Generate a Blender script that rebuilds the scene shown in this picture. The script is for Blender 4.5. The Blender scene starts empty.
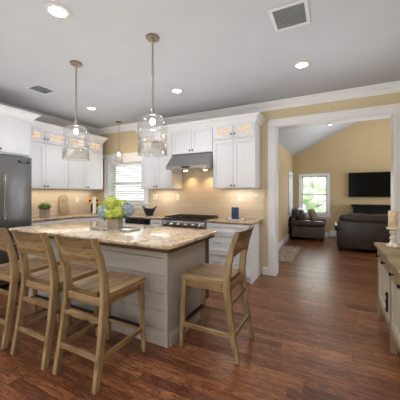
import bpy, bmesh, math, random
from mathutils import Vector, Matrix
R = math.radians
PI = math.pi
random.seed(7)
C = bpy.context.scene.collection
SC = bpy.context.scene

# ------------------------------------------------------------------ camera
cam_d = bpy.data.cameras.new('camera')
cam_d.sensor_width = 36.0
cam_d.lens = 36.0 * 260 / 400
cam_d.shift_y = -7 / 400
cam_d.clip_start = 0.05
cam = bpy.data.objects.new('camera', cam_d)
C.objects.link(cam)
cam.location = (0, 0, 1.385)
cam.rotation_euler = (R(90), 0, R(27.1))
SC.camera = cam

# ------------------------------------------------------------------ world, light, exposure
world = bpy.data.worlds.new('world')
SC.world = world
world.use_nodes = True
wn = world.node_tree.nodes
wn.clear()
w_out = wn.new('ShaderNodeOutputWorld')
w_bg = wn.new('ShaderNodeBackground')
w_bg.inputs[0].default_value = (0.93, 0.97, 1.0, 1)
w_bg.inputs[1].default_value = 1.8
world.node_tree.links.new(w_bg.outputs[0], w_out.inputs[0])
SC.view_settings.view_transform = 'Standard'
SC.view_settings.look = 'None'
SC.view_settings.exposure = 0.7
SC.view_settings.gamma = 1.0
SC.view_settings.use_curve_mapping = False


def area(name, loc, rot, sx, sy, power, col=(1, 1, 1)):
    d = bpy.data.lights.new(name, 'AREA')
    d.shape = 'RECTANGLE'
    d.size, d.size_y, d.energy, d.color = sx, sy, power, col
    o = bpy.data.objects.new(name, d)
    o.location = loc
    o.rotation_euler = rot
    C.objects.link(o)
    return o


# fill lights added behind the camera, at made-up window openings
area('rear_fill_left', (-3.4, -3.1, 1.5), (R(90), 0, R(180)), 2.2, 1.7, 260, (0.90, 0.95, 1.0))
area('rear_fill_right', (-0.6, -3.1, 1.5), (R(90), 0, R(180)), 2.2, 1.7, 260, (0.90, 0.95, 1.0))
# unseen fill lights added in mid-air, aimed up to brighten the ceilings
area('ceiling_fill_kitchen', (-1.9, 0.6, 1.5), (R(180), 0, 0), 5.0, 5.4, 43, (0.93, 0.97, 1.0))
area('ceiling_fill_living', (1.2, 6.8, 2.0), (R(180), 0, 0), 2.4, 2.2, 26, (0.96, 0.97, 1.0))
area('ceiling_fill_cabinets', (-2.2, 3.1, 2.2), (R(180), 0, 0), 4.2, 1.0, 2.5, (0.95, 0.98, 1.0))
area('ceiling_fill_opening', (0.1, 3.2, 2.2), (R(180), 0, 0), 1.0, 1.0, 1.5, (0.95, 0.98, 1.0))
# daylight of the kitchen window and of the far living room window
area('daylight_sink', (-4.13, 4.3, 1.65), (R(-90), 0, 0), 0.95, 0.85, 1.0, (0.95, 1.0, 1.0))
area('daylight_living', (-0.56, 9.0, 1.35), (R(-90), 0, 0), 0.85, 1.2, 4, (0.93, 1.0, 0.97))
area('living_side_fill', (4.3, 7.0, 1.6), (0, R(90), 0), 1.6, 2.2, 60, (0.95, 0.98, 1))  # added fill light; the wall on this side has no window


def spot(name, loc, power, col=(1, 0.95, 0.88), size=R(130), r=0.06, blend=0.9):
    d = bpy.data.lights.new(name, 'SPOT')
    d.energy, d.color, d.spot_size, d.spot_blend, d.shadow_soft_size = power, col, size, blend, r
    o = bpy.data.objects.new(name, d)
    o.location = loc
    C.objects.link(o)
    return o


def point(name, loc, power, col=(1, 0.8, 0.55), r=0.03):
    d = bpy.data.lights.new(name, 'POINT')
    d.energy, d.color, d.shadow_soft_size = power, col, r
    o = bpy.data.objects.new(name, d)
    o.location = loc
    C.objects.link(o)
    return o


# ------------------------------------------------------------------ materials
def lin(c):
    return tuple(((v / 255) / 12.92 if v / 255 <= 0.04045 else ((v / 255 + 0.055) / 1.055) ** 2.4) for v in c)


def base_mat(name):
    m = bpy.data.materials.new(name)
    m.use_nodes = True
    nt = m.node_tree
    b = nt.nodes['Principled BSDF']
    return m, nt, b


def L(nt, a, ao, b, bi):
    nt.links.new(a.outputs[ao], b.inputs[bi])


def coords(nt, scale=(1, 1, 1), kind='Object', rot=(0, 0, 0)):
    tc = nt.nodes.new('ShaderNodeTexCoord')
    mp = nt.nodes.new('ShaderNodeMapping')
    mp.inputs['Scale'].default_value = scale
    mp.inputs['Rotation'].default_value = rot
    L(nt, tc, kind, mp, 0)
    return mp


def noise(nt, src, scale, detail=4, rough=0.5, dist=0.0):
    n = nt.nodes.new('ShaderNodeTexNoise')
    n.inputs['Scale'].default_value = scale
    n.inputs['Detail'].default_value = detail
    n.inputs['Roughness'].default_value = rough
    n.inputs['Distortion'].default_value = dist
    L(nt, src, 0, n, 'Vector')
    return n


def ramp(nt, src, out, stops):
    r = nt.nodes.new('ShaderNodeValToRGB')
    e = r.color_ramp.elements
    while len(e) < len(stops):
        e.new(0.5)
    for k, (p, c) in enumerate(stops):
        e[k].position = p
        e[k].color = (*lin(c), 1)
    L(nt, src, out, r, 0)
    return r


def mixc(nt, a, b, fac, mode='MIX', f=0.5):
    m = nt.nodes.new('ShaderNodeMix')
    m.data_type = 'RGBA'
    m.blend_type = mode
    m.inputs[0].default_value = f
    if fac is not None:
        nt.links.new(fac, m.inputs[0])
    nt.links.new(a, m.inputs[6])
    nt.links.new(b, m.inputs[7])
    return m


def bump(nt, b, src, strength=0.2, dist=0.01):
    n = nt.nodes.new('ShaderNodeBump')
    n.inputs['Strength'].default_value = strength
    n.inputs['Distance'].default_value = dist
    nt.links.new(src, n.inputs['Height'])
    nt.links.new(n.outputs[0], b.inputs['Normal'])


def plain(name, c, rough=0.5, metal=0.0, var=0.06, scale=6, bmp=0.0, spec=None, stretch=(1, 1, 1)):
    m, nt, b = base_mat(name)
    mp = coords(nt, stretch)
    n = noise(nt, mp, scale, 4)
    lo = tuple(max(0, v * (1 - var)) for v in c)
    hi = tuple(min(255, v * (1 + var)) for v in c)
    r = ramp(nt, n, 0, [(0.3, lo), (0.7, hi)])
    L(nt, r, 0, b, 'Base Color')
    b.inputs['Roughness'].default_value = rough
    b.inputs['Metallic'].default_value = metal
    if spec is not None:
        b.inputs['Specular IOR Level'].default_value = spec
    if bmp:
        bump(nt, b, n.outputs[0], bmp)
    return m


def emit(name, c, s):
    m = bpy.data.materials.new(name)
    m.use_nodes = True
    nt = m.node_tree
    nt.nodes.clear()
    o = nt.nodes.new('ShaderNodeOutputMaterial')
    e = nt.nodes.new('ShaderNodeEmission')
    e.inputs[0].default_value = (*lin(c), 1)
    e.inputs[1].default_value = s
    L(nt, e, 0, o, 0)
    return m


def glass(name, tint=(255, 255, 255), ref=0.12, base=0.03):
    m = bpy.data.materials.new(name)
    m.use_nodes = True
    nt = m.node_tree
    nt.nodes.clear()
    o = nt.nodes.new('ShaderNodeOutputMaterial')
    t = nt.nodes.new('ShaderNodeBsdfTransparent')
    t.inputs[0].default_value = (*lin(tint), 1)
    g = nt.nodes.new('ShaderNodeBsdfGlossy')
    g.inputs['Roughness'].default_value = 0.04
    lw = nt.nodes.new('ShaderNodeLayerWeight')
    lw.inputs[0].default_value = 0.35
    mm = nt.nodes.new('ShaderNodeMath')
    mm.operation = 'MULTIPLY_ADD'
    mm.inputs[1].default_value = ref * 3
    mm.inputs[2].default_value = base
    L(nt, lw, 1, mm, 0)
    mx = nt.nodes.new('ShaderNodeMixShader')
    L(nt, mm, 0, mx, 0)
    L(nt, t, 0, mx, 1)
    L(nt, g, 0, mx, 2)
    L(nt, mx, 0, o, 0)
    return m


def wood(name, dark, mid, light, axis='z', scale=1.0, rough=0.5, knots=True):
    m, nt, b = base_mat(name)
    st = {'x': (1.2, 14, 14), 'y': (14, 1.2, 14), 'z': (14, 14, 1.2)}[axis]
    mp = coords(nt, tuple(s * scale for s in st))
    n1 = noise(nt, mp, 1.6, 6, 0.6, 0.8)
    r = ramp(nt, n1, 0, [(0.28, dark), (0.5, mid), (0.75, light)])
    mp2 = coords(nt, (2.5, 2.5, 2.5))
    n2 = noise(nt, mp2, 2.0, 2)
    r2 = ramp(nt, n2, 0, [(0.3, (190, 185, 178)), (0.7, (255, 255, 255))])
    mx = mixc(nt, r.outputs[0], r2.outputs[0], None, 'MULTIPLY', 0.8)
    gi = nt.nodes.new('ShaderNodeNewGeometry')
    ri = ramp(nt, gi, 'Random Per Island', [(0.0, (128, 120, 112)), (0.5, (210, 205, 198)), (1.0, (255, 255, 255))])
    mi = mixc(nt, mx.outputs[2], ri.outputs[0], None, 'MULTIPLY', 0.9)
    last = mi.outputs[2]
    if knots:
        v = nt.nodes.new('ShaderNodeTexVoronoi')
        v.inputs['Scale'].default_value = 1.0
        mp3 = coords(nt, tuple(s * 0.45 * scale for s in st))
        L(nt, mp3, 0, v, 'Vector')
        rk = ramp(nt, v, 0, [(0.0, (95, 62, 40)), (0.13, (255, 255, 255))])
        mk = mixc(nt, last, rk.outputs[0], None, 'MULTIPLY', 0.7)
        last = mk.outputs[2]
    nt.links.new(last, b.inputs['Base Color'])
    b.inputs['Roughness'].default_value = rough
    bump(nt, b, n1.outputs[0], 0.15, 0.004)
    return m


def floor_mat():
    m, nt, b = base_mat('oak_floor')
    mp = coords(nt, (1, 1, 1))
    RH = 0.08
    sx = nt.nodes.new('ShaderNodeSeparateXYZ')
    L(nt, mp, 0, sx, 0)

    def mth(op, a=None, bv=None, c_=None):
        n = nt.nodes.new('ShaderNodeMath')
        n.operation = op
        for k, v_ in enumerate((a, bv, c_)):
            if v_ is None:
                continue
            if isinstance(v_, (int, float)):
                n.inputs[k].default_value = v_
            else:
                nt.links.new(v_, n.inputs[k])
        return n.outputs[0]
    row = mth('FLOOR', mth('DIVIDE', sx.outputs[1], RH))
    wn_ = nt.nodes.new('ShaderNodeTexWhiteNoise')
    wn_.noise_dimensions = '1D'
    nt.links.new(row, wn_.inputs['W'])
    xs_ = mth('MULTIPLY_ADD', wn_.outputs['Value'], 5.0, sx.outputs[0])
    cb = nt.nodes.new('ShaderNodeCombineXYZ')
    nt.links.new(xs_, cb.inputs[0])
    nt.links.new(sx.outputs[1], cb.inputs[1])
    br = nt.nodes.new('ShaderNodeTexBrick')
    br.offset = 0.0
    br.squash = 1.0
    br.inputs['Scale'].default_value = 1.0
    br.inputs['Brick Width'].default_value = 0.95
    br.inputs['Row Height'].default_value = RH
    br.inputs['Mortar Size'].default_value = 0.0022
    br.inputs['Mortar Smooth'].default_value = 0.3
    br.inputs['Bias'].default_value = 0.0
    br.inputs['Color1'].default_value = (0, 0, 0, 1)
    br.inputs['Color2'].default_value = (1, 1, 1, 1)
    br.inputs['Mortar'].default_value = (0.5, 0.5, 0.5, 1)
    L(nt, cb, 0, br, 'Vector')
    # per plank shift of the grain
    add = nt.nodes.new('ShaderNodeVectorMath')
    add.operation = 'MULTIPLY_ADD'
    L(nt, br, 'Color', add, 0)
    add.inputs[1].default_value = (7, 5, 3)
    L(nt, mp, 0, add, 2)
    m2 = nt.nodes.new('ShaderNodeMapping')
    m2.inputs['Scale'].default_value = (3.6, 56, 1)
    L(nt, add, 0, m2, 0)
    n1 = noise(nt, m2, 1.5, 8, 0.62, 1.6)
    m3 = nt.nodes.new('ShaderNodeMapping')
    m3.inputs['Scale'].default_value = (1.4, 9, 1)
    L(nt, add, 0, m3, 0)
    n3 = noise(nt, m3, 1.3, 3, 0.5, 2.5)
    wv = nt.nodes.new('ShaderNodeMath')
    wv.operation = 'MULTIPLY'
    wv.inputs[1].default_value = 34
    L(nt, n3, 0, wv, 0)
    sn = nt.nodes.new('ShaderNodeMath')
    sn.operation = 'SINE'
    L(nt, wv, 0, sn, 0)
    tone = ramp(nt, br, 'Color', [(0.0, (116, 71, 48)), (0.25, (146, 94, 64)), (0.7, (160, 107, 74)), (1.0, (178, 124, 88))])
    grain = ramp(nt, n1, 0, [(0.36, (118, 98, 86)), (0.47, (214, 204, 196)), (0.60, (255, 252, 248))])
    cath = ramp(nt, sn, 0, [(0.0, (196, 184, 178)), (0.35, (250, 250, 250)), (1.0, (255, 255, 255))])
    a = mixc(nt, tone.outputs[0], grain.outputs[0], None, 'MULTIPLY', 0.95)
    a2 = mixc(nt, a.outputs[2], cath.outputs[0], None, 'MULTIPLY', 0.8)
    dk = nt.nodes.new('ShaderNodeRGB')
    dk.outputs[0].default_value = (*lin((52, 28, 22)), 1)
    f = mixc(nt, a2.outputs[2], dk.outputs[0], br.outputs['Fac'])
    L(nt, f, 2, b, 'Base Color')
    rr = nt.nodes.new('ShaderNodeMapRange')
    rr.inputs['To Min'].default_value = 0.24
    rr.inputs['To Max'].default_value = 0.40
    L(nt, n1, 0, rr, 0)
    L(nt, rr, 0, b, 'Roughness')
    b.inputs['Coat Weight'].default_value = 0.05
    b.inputs['Coat Roughness'].default_value = 0.2
    bump(nt, b, br.outputs['Fac'], -0.25, 0.003)
    return m


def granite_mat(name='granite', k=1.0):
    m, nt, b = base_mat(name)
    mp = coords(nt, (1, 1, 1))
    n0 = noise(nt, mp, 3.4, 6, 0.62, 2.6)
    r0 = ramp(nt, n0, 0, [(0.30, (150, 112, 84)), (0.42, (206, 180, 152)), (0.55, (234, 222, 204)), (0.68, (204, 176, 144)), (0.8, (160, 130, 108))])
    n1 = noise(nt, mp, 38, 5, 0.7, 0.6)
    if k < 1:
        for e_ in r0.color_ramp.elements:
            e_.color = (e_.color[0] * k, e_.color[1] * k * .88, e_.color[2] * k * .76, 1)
    r1 = ramp(nt, n1, 0, [(0.34, (70, 58, 54)), (0.44, (205, 198, 190)), (0.6, (255, 255, 255))])
    v = nt.nodes.new('ShaderNodeTexVoronoi')
    v.inputs['Scale'].default_value = 60
    L(nt, mp, 0, v, 'Vector')
    rv = ramp(nt, v, 'Distance', [(0.0, (120, 92, 80)), (0.28, (255, 255, 255))])
    n2 = noise(nt, mp, 9, 4, 0.6, 1.5)
    r2 = ramp(nt, n2, 0, [(0.56, (0, 0, 0)), (0.66, (255, 255, 255))])
    a = mixc(nt, r0.outputs[0], r1.outputs[0], None, 'MULTIPLY', 0.62)
    c = mixc(nt, a.outputs[2], rv.outputs[0], r2.outputs[0], 'MULTIPLY')
    L(nt, c, 2, b, 'Base Color')
    b.inputs['Roughness'].default_value = 0.12
    return m


def tile_mat(name, rotx):
    m, nt, b = base_mat(name)
    tc = nt.nodes.new('ShaderNodeTexCoord')
    sp = nt.nodes.new('ShaderNodeSeparateXYZ')
    L(nt, tc, 'Object', sp, 0)
    cb = nt.nodes.new('ShaderNodeCombineXYZ')
    L(nt, sp, 'X' if not rotx else 'Y', cb, 0)
    L(nt, sp, 'Z', cb, 1)
    br = nt.nodes.new('ShaderNodeTexBrick')
    br.inputs['Scale'].default_value = 1
    br.inputs['Brick Width'].default_value = 0.30
    br.inputs['Row Height'].default_value = 0.10
    br.inputs['Mortar Size'].default_value = 0.0025
    br.inputs['Color1'].default_value = (*lin((196, 182, 162)), 1)
    br.inputs['Color2'].default_value = (*lin((206, 192, 172)), 1)
    br.inputs['Mortar'].default_value = (*lin((184, 170, 150)), 1)
    L(nt, cb, 0, br, 'Vector')
    L(nt, br, 'Color', b, 'Base Color')
    b.inputs['Roughness'].default_value = 0.22
    bump(nt, b, br.outputs['Fac'], -0.2, 0.002)
    return m


def steel_mat(name, c, axis='x', rough=0.3):
    m, nt, b = base_mat(name)
    st = {'x': (1, 60, 60), 'y': (60, 1, 60), 'z': (40, 40, 1)}[axis]
    mp = coords(nt, st)
    n = noise(nt, mp, 2, 3)
    mp2 = coords(nt, (0.9, 0.9, 0.9), rot=(0.3, 0.5, 0))
    n2 = noise(nt, mp2, 1.4, 2, 0.4, 1.5)
    r = ramp(nt, n, 0, [(0.3, tuple(v * 0.93 for v in c)), (0.7, tuple(min(255, v * 1.05) for v in c))])
    L(nt, r, 0, b, 'Base Color')
    b.inputs['Metallic'].default_value = 0.9
    b.inputs['Roughness'].default_value = rough
    bump(nt, b, n2.outputs[0], 0.25, 0.05)
    return m


def shiplap_mat():
    m, nt, b = base_mat('grey_washed_board')
    mp = coords(nt, (1.2, 12, 12))
    n = noise(nt, mp, 1.8, 5, 0.6, 0.5)
    r = ramp(nt, n, 0, [(0.3, (154, 149, 145)), (0.7, (168, 163, 159))])
    L(nt, r, 0, b, 'Base Color')
    b.inputs['Roughness'].default_value = 0.5
    return m




def petal_mat(name, a, m_, c):
    m, nt, b = base_mat(name)
    gi = nt.nodes.new('ShaderNodeNewGeometry')
    r = ramp(nt, gi, 'Random Per Island', [(0.0, a), (0.5, m_), (1.0, c)])
    L(nt, r, 0, b, 'Base Color')
    b.inputs['Roughness'].default_value = 0.7
    return m


M = {}
M['floor'] = floor_mat()
M['wall'] = plain('wall_paint', (210, 195, 162), 0.85, var=0.012, scale=3)
M['wall_gold'] = plain('wall_paint_living', (196, 174, 136), 0.85, var=0.012, scale=3)
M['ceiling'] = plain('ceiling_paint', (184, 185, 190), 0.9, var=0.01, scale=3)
M['white'] = plain('white_paint', (228, 230, 236), 0.35, var=0.01, scale=4)
M['trim'] = plain('trim_paint', (234, 235, 239), 0.35, var=0.01, scale=4)
M['granite'] = granite_mat()
M['granite_darkened'] = granite_mat('darkened_granite', .62)  # same stone as the island top, made darker and browner for wall counters
M['tile'] = tile_mat('backsplash_tile', False)
M['tile_side'] = tile_mat('backsplash_tile_side', True)
M['shiplap'] = shiplap_mat()
M['panel_grey'] = plain('grey_panel', (166, 160, 155), 0.5, var=0.03, scale=5, stretch=(8, 8, 1))
M['steel'] = steel_mat('stainless', (160, 158, 158), 'x', 0.33)
M['steel_v'] = steel_mat('stainless_dark', (128, 130, 134), 'y', 0.33)
M['chrome'] = plain('brushed_chrome', (200, 198, 194), 0.22, 1.0, 0.02)
M['bronze'] = plain('dark_bronze', (92, 80, 70), 0.35, 0.8, 0.05)
M['nickel'] = plain('satin_nickel', (184, 178, 168), 0.3, 1.0, 0.03)
M['aged_nickel'] = plain('aged_nickel', (150, 138, 120), 0.35, 1.0, 0.03)
M['black'] = plain('black_iron', (20, 20, 22), 0.5, 0.1, 0.1, spec=0.3)
M['black_gloss'] = plain('black_gloss', (10, 11, 14), 0.12, 0.0, 0.1)
M['screen'] = plain('tv_screen', (4, 4, 6), 0.2, 0.0, 0.1, spec=0.15)
M['bulb'] = emit('warm_bulb', (255, 226, 180), 14)
M['led'] = emit('ceiling_led', (255, 247, 232), 7)
M['cab_glow'] = emit('lit_cabinet_glass', (255, 214, 170), 0.6)
M['glass'] = glass('clear_glass')
M['shade_glass'] = glass('pendant_glass', (252, 252, 252), 0.2, 0.09)
M['band_glass'] = glass('pendant_band_glass', (243, 242, 240), 0.14, 0.10)
M['stool'] = wood('stool_wood', (116, 96, 70), (182, 157, 120), (216, 194, 160), 'z', 1.0, 0.5)
M['stool_x'] = wood('stool_wood_cross', (98, 77, 54), (172, 144, 108), (214, 188, 150), 'x', 0.9, 0.5)
M['stool_y'] = wood('stool_wood_seat', (100, 77, 52), (176, 145, 106), (218, 190, 150), 'y', 0.9, 0.42)
M['buffet'] = wood('buffet_wood', (158, 134, 104), (184, 160, 128), (200, 178, 146), 'y', 0.8, 0.55)
M['buffet_z'] = wood('buffet_post_wood', (158, 140, 114), (184, 164, 134), (198, 180, 152), 'z', 0.8, 0.55)
M['buffet_panel'] = plain('buffet_door_wash', (184, 176, 160), 0.6, var=0.07, scale=4, stretch=(8, 8, 1))
M['leather'] = plain('brown_leather', (54, 43, 41), 0.36, 0, 0.22, 5, 0.1)
M['leather_side'] = plain('grey_brown_leather', (84, 76, 72), 0.42, 0, 0.12, 5, 0.1)
M['tan_fabric'] = plain('tan_cushion', (112, 90, 68), 0.9, 0, 0.2, 60, 0.2)
M['pale_fabric'] = plain('pale_green_cushion', (176, 182, 160), 0.9, 0, 0.1, 40, 0.2)
M['hyd_green'] = petal_mat('lime_petals', (128, 150, 36), (196, 210, 76), (228, 234, 140))
M['hyd_blue'] = petal_mat('blue_petals', (70, 104, 176), (128, 160, 216), (214, 222, 200))
M['leaf'] = plain('leaf_green', (70, 104, 42), 0.55, 0, 0.25, 20)
M['boxwood'] = plain('boxwood_green', (76, 102, 38), 0.7, 0, 0.35, 50)
M['planter'] = plain('whitewashed_box', (176, 162, 152), 0.7, 0, 0.12, 5, stretch=(2, 2, 12))
M['pot'] = plain('galvanised_pot', (166, 160, 156), 0.5, 0.2, 0.1, 8)
M['candle'] = plain('ivory_wax', (222, 202, 168), 0.6, 0, 0.12, 22)
M['holder'] = plain('distressed_white', (222, 212, 200), 0.65, 0, 0.16, 30, 0.2)
M['navy'] = plain('navy_glaze', (26, 34, 52), 0.25, 0, 0.15, 8)
M['blue_wax'] = plain('blue_wax', (34, 62, 108), 0.4, 0, 0.2, 10)
M['paper'] = plain('paper_white', (236, 234, 230), 0.85, 0, 0.01, 8)
M['petal_yellow'] = plain('sunflower_yellow', (234, 176, 30), 0.6, 0, 0.1, 20)
M['seed_brown'] = plain('seed_brown', (50, 30, 20), 0.9, 0, 0.2, 60)
M['plate'] = plain('plate_ivory', (226, 214, 194), 0.4, 0, 0.01)
M['blind'] = plain('blind_slat', (222, 226, 220), 0.6, 0, 0.01)
M['board_wood'] = wood('pale_board', (192, 172, 142), (204, 186, 158), (212, 194, 168), 'z', 1, 0.5, False)
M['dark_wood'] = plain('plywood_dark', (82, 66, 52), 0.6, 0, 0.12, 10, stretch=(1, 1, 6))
M['can_ring'] = plain('can_ring', (190, 188, 184), 0.4, 0, 0.01)
M['vent_white'] = plain('vent_white', (205, 206, 208), 0.5, 0, 0.01)
M['vent_dark'] = plain('vent_dark', (150, 152, 156), 0.7, 0, 0.05)
M['foliage'] = plain('garden_foliage', (214, 224, 206), 0.8, 0, 0.13, 3)
M['grass'] = plain('garden_grass', (130, 165, 105), 0.9, 0, 0.25, 3)


def rug_mat():
    m, nt, b = base_mat('rug_pattern')
    mp = coords(nt, (1, 1, 1))
    v = nt.nodes.new('ShaderNodeTexVoronoi')
    v.inputs['Scale'].default_value = 14
    L(nt, mp, 0, v, 'Vector')
    n = noise(nt, mp, 12, 3, 0.6, 2)
    r = ramp(nt, n, 0, [(0.4, (112, 98, 88)), (0.5, (206, 192, 176)), (0.6, (134, 118, 106))])
    rv = ramp(nt, v, 'Distance', [(0.2, (255, 255, 255)), (0.5, (180, 170, 165))])
    a = mixc(nt, r.outputs[0], rv.outputs[0], None, 'MULTIPLY', 0.6)
    L(nt, a, 2, b, 'Base Color')
    b.inputs['Roughness'].default_value = 0.95
    return m


def mosaic_mat():
    m, nt, b = base_mat('mosaic_tray')
    mp = coords(nt, (1, 1, 1))
    v = nt.nodes.new('ShaderNodeTexVoronoi')
    v.inputs['Scale'].default_value = 45
    L(nt, mp, 0, v, 'Vector')
    r = ramp(nt, v, 'Color', [(0.2, (92, 90, 86)), (0.45, (176, 172, 162)), (0.8, (222, 218, 208))])
    L(nt, r, 0, b, 'Base Color')
    b.inputs['Roughness'].default_value = 0.15
    return m


M['rug'] = rug_mat()
M['mosaic'] = mosaic_mat()


# ------------------------------------------------------------------ mesh helpers
def merge(bm, tmp, mat=None):
    if mat is not None:
        tmp.transform(mat)
    me = bpy.data.meshes.new('t')
    tmp.to_mesh(me)
    tmp.free()
    bm.from_mesh(me)
    bpy.data.meshes.remove(me)


def box(bm, x0, x1, y0, y1, z0, z1, r=0.0, seg=2, mat=None):
    t = bmesh.new()
    bmesh.ops.create_cube(t, size=1)
    for v in t.verts:
        v.co = Vector((x0 + (v.co.x + .5) * (x1 - x0), y0 + (v.co.y + .5) * (y1 - y0), z0 + (v.co.z + .5) * (z1 - z0)))
    if r > 0:
        bmesh.ops.bevel(t, geom=t.edges[:], offset=r, segments=seg, profile=0.5, affect='EDGES')
    merge(bm, t, mat)


def lathe(bm, prof, seg=28, mat=None, cap=True):
    t = bmesh.new()
    rings = []
    for r, z in prof:
        rings.append([t.verts.new((r * math.cos(2 * PI * k / seg), r * math.sin(2 * PI * k / seg), z)) for k in range(seg)])
    for a, b in zip(rings, rings[1:]):
        for k in range(seg):
            t.faces.new((a[k], a[(k + 1) % seg], b[(k + 1) % seg], b[k]))
    if cap:
        t.faces.new(rings[0][::-1])
        t.faces.new(rings[-1])
    bmesh.ops.remove_doubles(t, verts=t.verts[:], dist=1e-6)
    bmesh.ops.recalc_face_normals(t, faces=t.faces[:])
    merge(bm, t, mat)


def tube(bm, pts, r, seg=10):
    t = bmesh.new()
    pts = [Vector(p) for p in pts]
    rings = []
    up = None
    for i, p in enumerate(pts):
        d = (pts[min(i + 1, len(pts) - 1)] - pts[max(i - 1, 0)]).normalized()
        if up is None:
            up = Vector((0, 0, 1)) if abs(d.z) < 0.9 else Vector((1, 0, 0))
        a = d.cross(up).normalized()
        b = d.cross(a).normalized()
        rr = r[i] if isinstance(r, (list, tuple)) else r
        rings.append([t.verts.new(p + a * rr * math.cos(2 * PI * k / seg) + b * rr * math.sin(2 * PI * k / seg)) for k in range(seg)])
    for a, b in zip(rings, rings[1:]):
        for k in range(seg):
            t.faces.new((a[k], a[(k + 1) % seg], b[(k + 1) % seg], b[k]))
    t.faces.new(rings[0][::-1])
    t.faces.new(rings[-1])
    bmesh.ops.recalc_face_normals(t, faces=t.faces[:])
    merge(bm, t)


def prism(bm, pts, z0, z1, r=0.0, seg=3, mat=None):
    t = bmesh.new()
    lo = [t.verts.new((x, y, z0)) for x, y in pts]
    hi = [t.verts.new((x, y, z1)) for x, y in pts]
    n = len(pts)
    t.faces.new(lo[::-1])
    t.faces.new(hi)
    for k in range(n):
        t.faces.new((lo[k], lo[(k + 1) % n], hi[(k + 1) % n], hi[k]))
    bmesh.ops.recalc_face_normals(t, faces=t.faces[:])
    if r > 0:
        ed = [e for e in t.edges if abs(e.verts[0].co.z - e.verts[1].co.z) < 1e-6]
        bmesh.ops.bevel(t, geom=ed, offset=r, segments=seg, profile=0.5, affect='EDGES')
    merge(bm, t, mat)


def roundpoly(pts, rad, seg=6):
    out = []
    n = len(pts)
    for i in range(n):
        r = rad[i] if isinstance(rad, (list, tuple)) else rad
        p = Vector(pts[i])
        if r <= 0:
            out.append((p.x, p.y))
            continue
        a = (Vector(pts[i - 1]) - p).normalized()
        b = (Vector(pts[(i + 1) % n]) - p).normalized()
        for k in range(seg + 1):
            s = k / seg
            q = p + a * r * (1 - s) ** 2 + b * r * s ** 2
            out.append((q.x, q.y))
    return out


def profile_sweep(bm, path, prof, side=1, closed_ends=True):
    """prof: list of (offset from the path towards the side, z), swept along a 2D path with mitred corners"""
    t = bmesh.new()
    P = [Vector(p) for p in path]
    nrm = []
    for i in range(len(P) - 1):
        d = (P[i + 1] - P[i]).normalized()
        nrm.append(Vector((d.y, -d.x)) * side)
    rings = []
    for i, p in enumerate(P):
        if i == 0:
            o = nrm[0]
        elif i == len(P) - 1:
            o = nrm[-1]
        else:
            s = nrm[i - 1] + nrm[i]
            o = s / (s.dot(nrm[i]))
        rings.append([t.verts.new((p.x + o.x * d, p.y + o.y * d, z)) for d, z in prof])
    n = len(prof)
    for a, b in zip(rings, rings[1:]):
        for k in range(n):
            t.faces.new((a[k], a[(k + 1) % n], b[(k + 1) % n], b[k]))
    if closed_ends:
        t.faces.new(rings[0][::-1])
        t.faces.new(rings[-1])
    bmesh.ops.recalc_face_normals(t, faces=t.faces[:])
    merge(bm, t)


def post(bm, pts, w, d):
    """four-sided tapering post: pts (x, y, z), widths per point along x and y, edges eased"""
    t = bmesh.new()
    rings = []
    for i, (x, y, z) in enumerate(pts):
        ww = (w[i] if isinstance(w, (list, tuple)) else w) / 2
        dd = (d[i] if isinstance(d, (list, tuple)) else d) / 2
        c = min(ww, dd) * 0.22
        rg = [(ww - c, dd), (ww, dd - c), (ww, -dd + c), (ww - c, -dd), (-ww + c, -dd), (-ww, -dd + c), (-ww, dd - c), (-ww + c, dd)]
        rings.append([t.verts.new((x + a, y + b, z)) for a, b in rg])
    for a, b in zip(rings, rings[1:]):
        for k in range(8):
            t.faces.new((a[k], a[(k + 1) % 8], b[(k + 1) % 8], b[k]))
    t.faces.new(rings[0][::-1])
    t.faces.new(rings[-1])
    bmesh.ops.recalc_face_normals(t, faces=t.faces[:])
    merge(bm, t)


def puff(bm, x0, x1, y0, y1, z0, z1, e=0.35, mat=None, n=14):
    """a stuffed cushion: superellipsoid filling the box"""
    t = bmesh.new()
    bmesh.ops.create_uvsphere(t, u_segments=n * 2, v_segments=n, radius=1)
    f = lambda a: math.copysign(abs(a) ** e, a)
    for v in t.verts:
        lon = math.atan2(v.co.y, v.co.x)
        lat = math.asin(max(-1, min(1, v.co.z)))
        cx, cy, cz = f(math.cos(lat)) * f(math.cos(lon)), f(math.cos(lat)) * f(math.sin(lon)), f(math.sin(lat))
        v.co = Vector(((x0 + x1) / 2 + cx * (x1 - x0) / 2, (y0 + y1) / 2 + cy * (y1 - y0) / 2, (z0 + z1) / 2 + cz * (z1 - z0) / 2))
    merge(bm, t, mat)


def obj(name, bm, mat, parent=None, smooth=None, kind=None, label=None, cat=None, group=None):
    me = bpy.data.meshes.new(name)
    bm.to_mesh(me)
    bm.free()
    if smooth:
        me.shade_smooth()
        try:
            me.set_sharp_from_angle(angle=R(smooth))
        except Exception:
            pass
    me.materials.append(M[mat])
    o = bpy.data.objects.new(name, me)
    C.objects.link(o)
    if parent:
        o.parent = parent
    if kind:
        o['kind'] = kind
    tag(o, label, cat, group)
    return o


def tag(o, label=None, cat=None, group=None):
    if label:
        o['label'] = label
    if cat:
        o['category'] = cat
    if group:
        o['group'] = group
    return o


def thing(name, label, cat, loc=(0, 0, 0), rz=0.0, group=None):
    o = bpy.data.objects.new(name, None)
    o.empty_display_size = 0.1
    C.objects.link(o)
    o.location = loc
    o.rotation_euler = (0, 0, rz)
    return tag(o, label, cat, group)


def struct(name, bm, mat, parent=None, smooth=None):
    return obj(name, bm, mat, parent, smooth, kind='structure')


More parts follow.
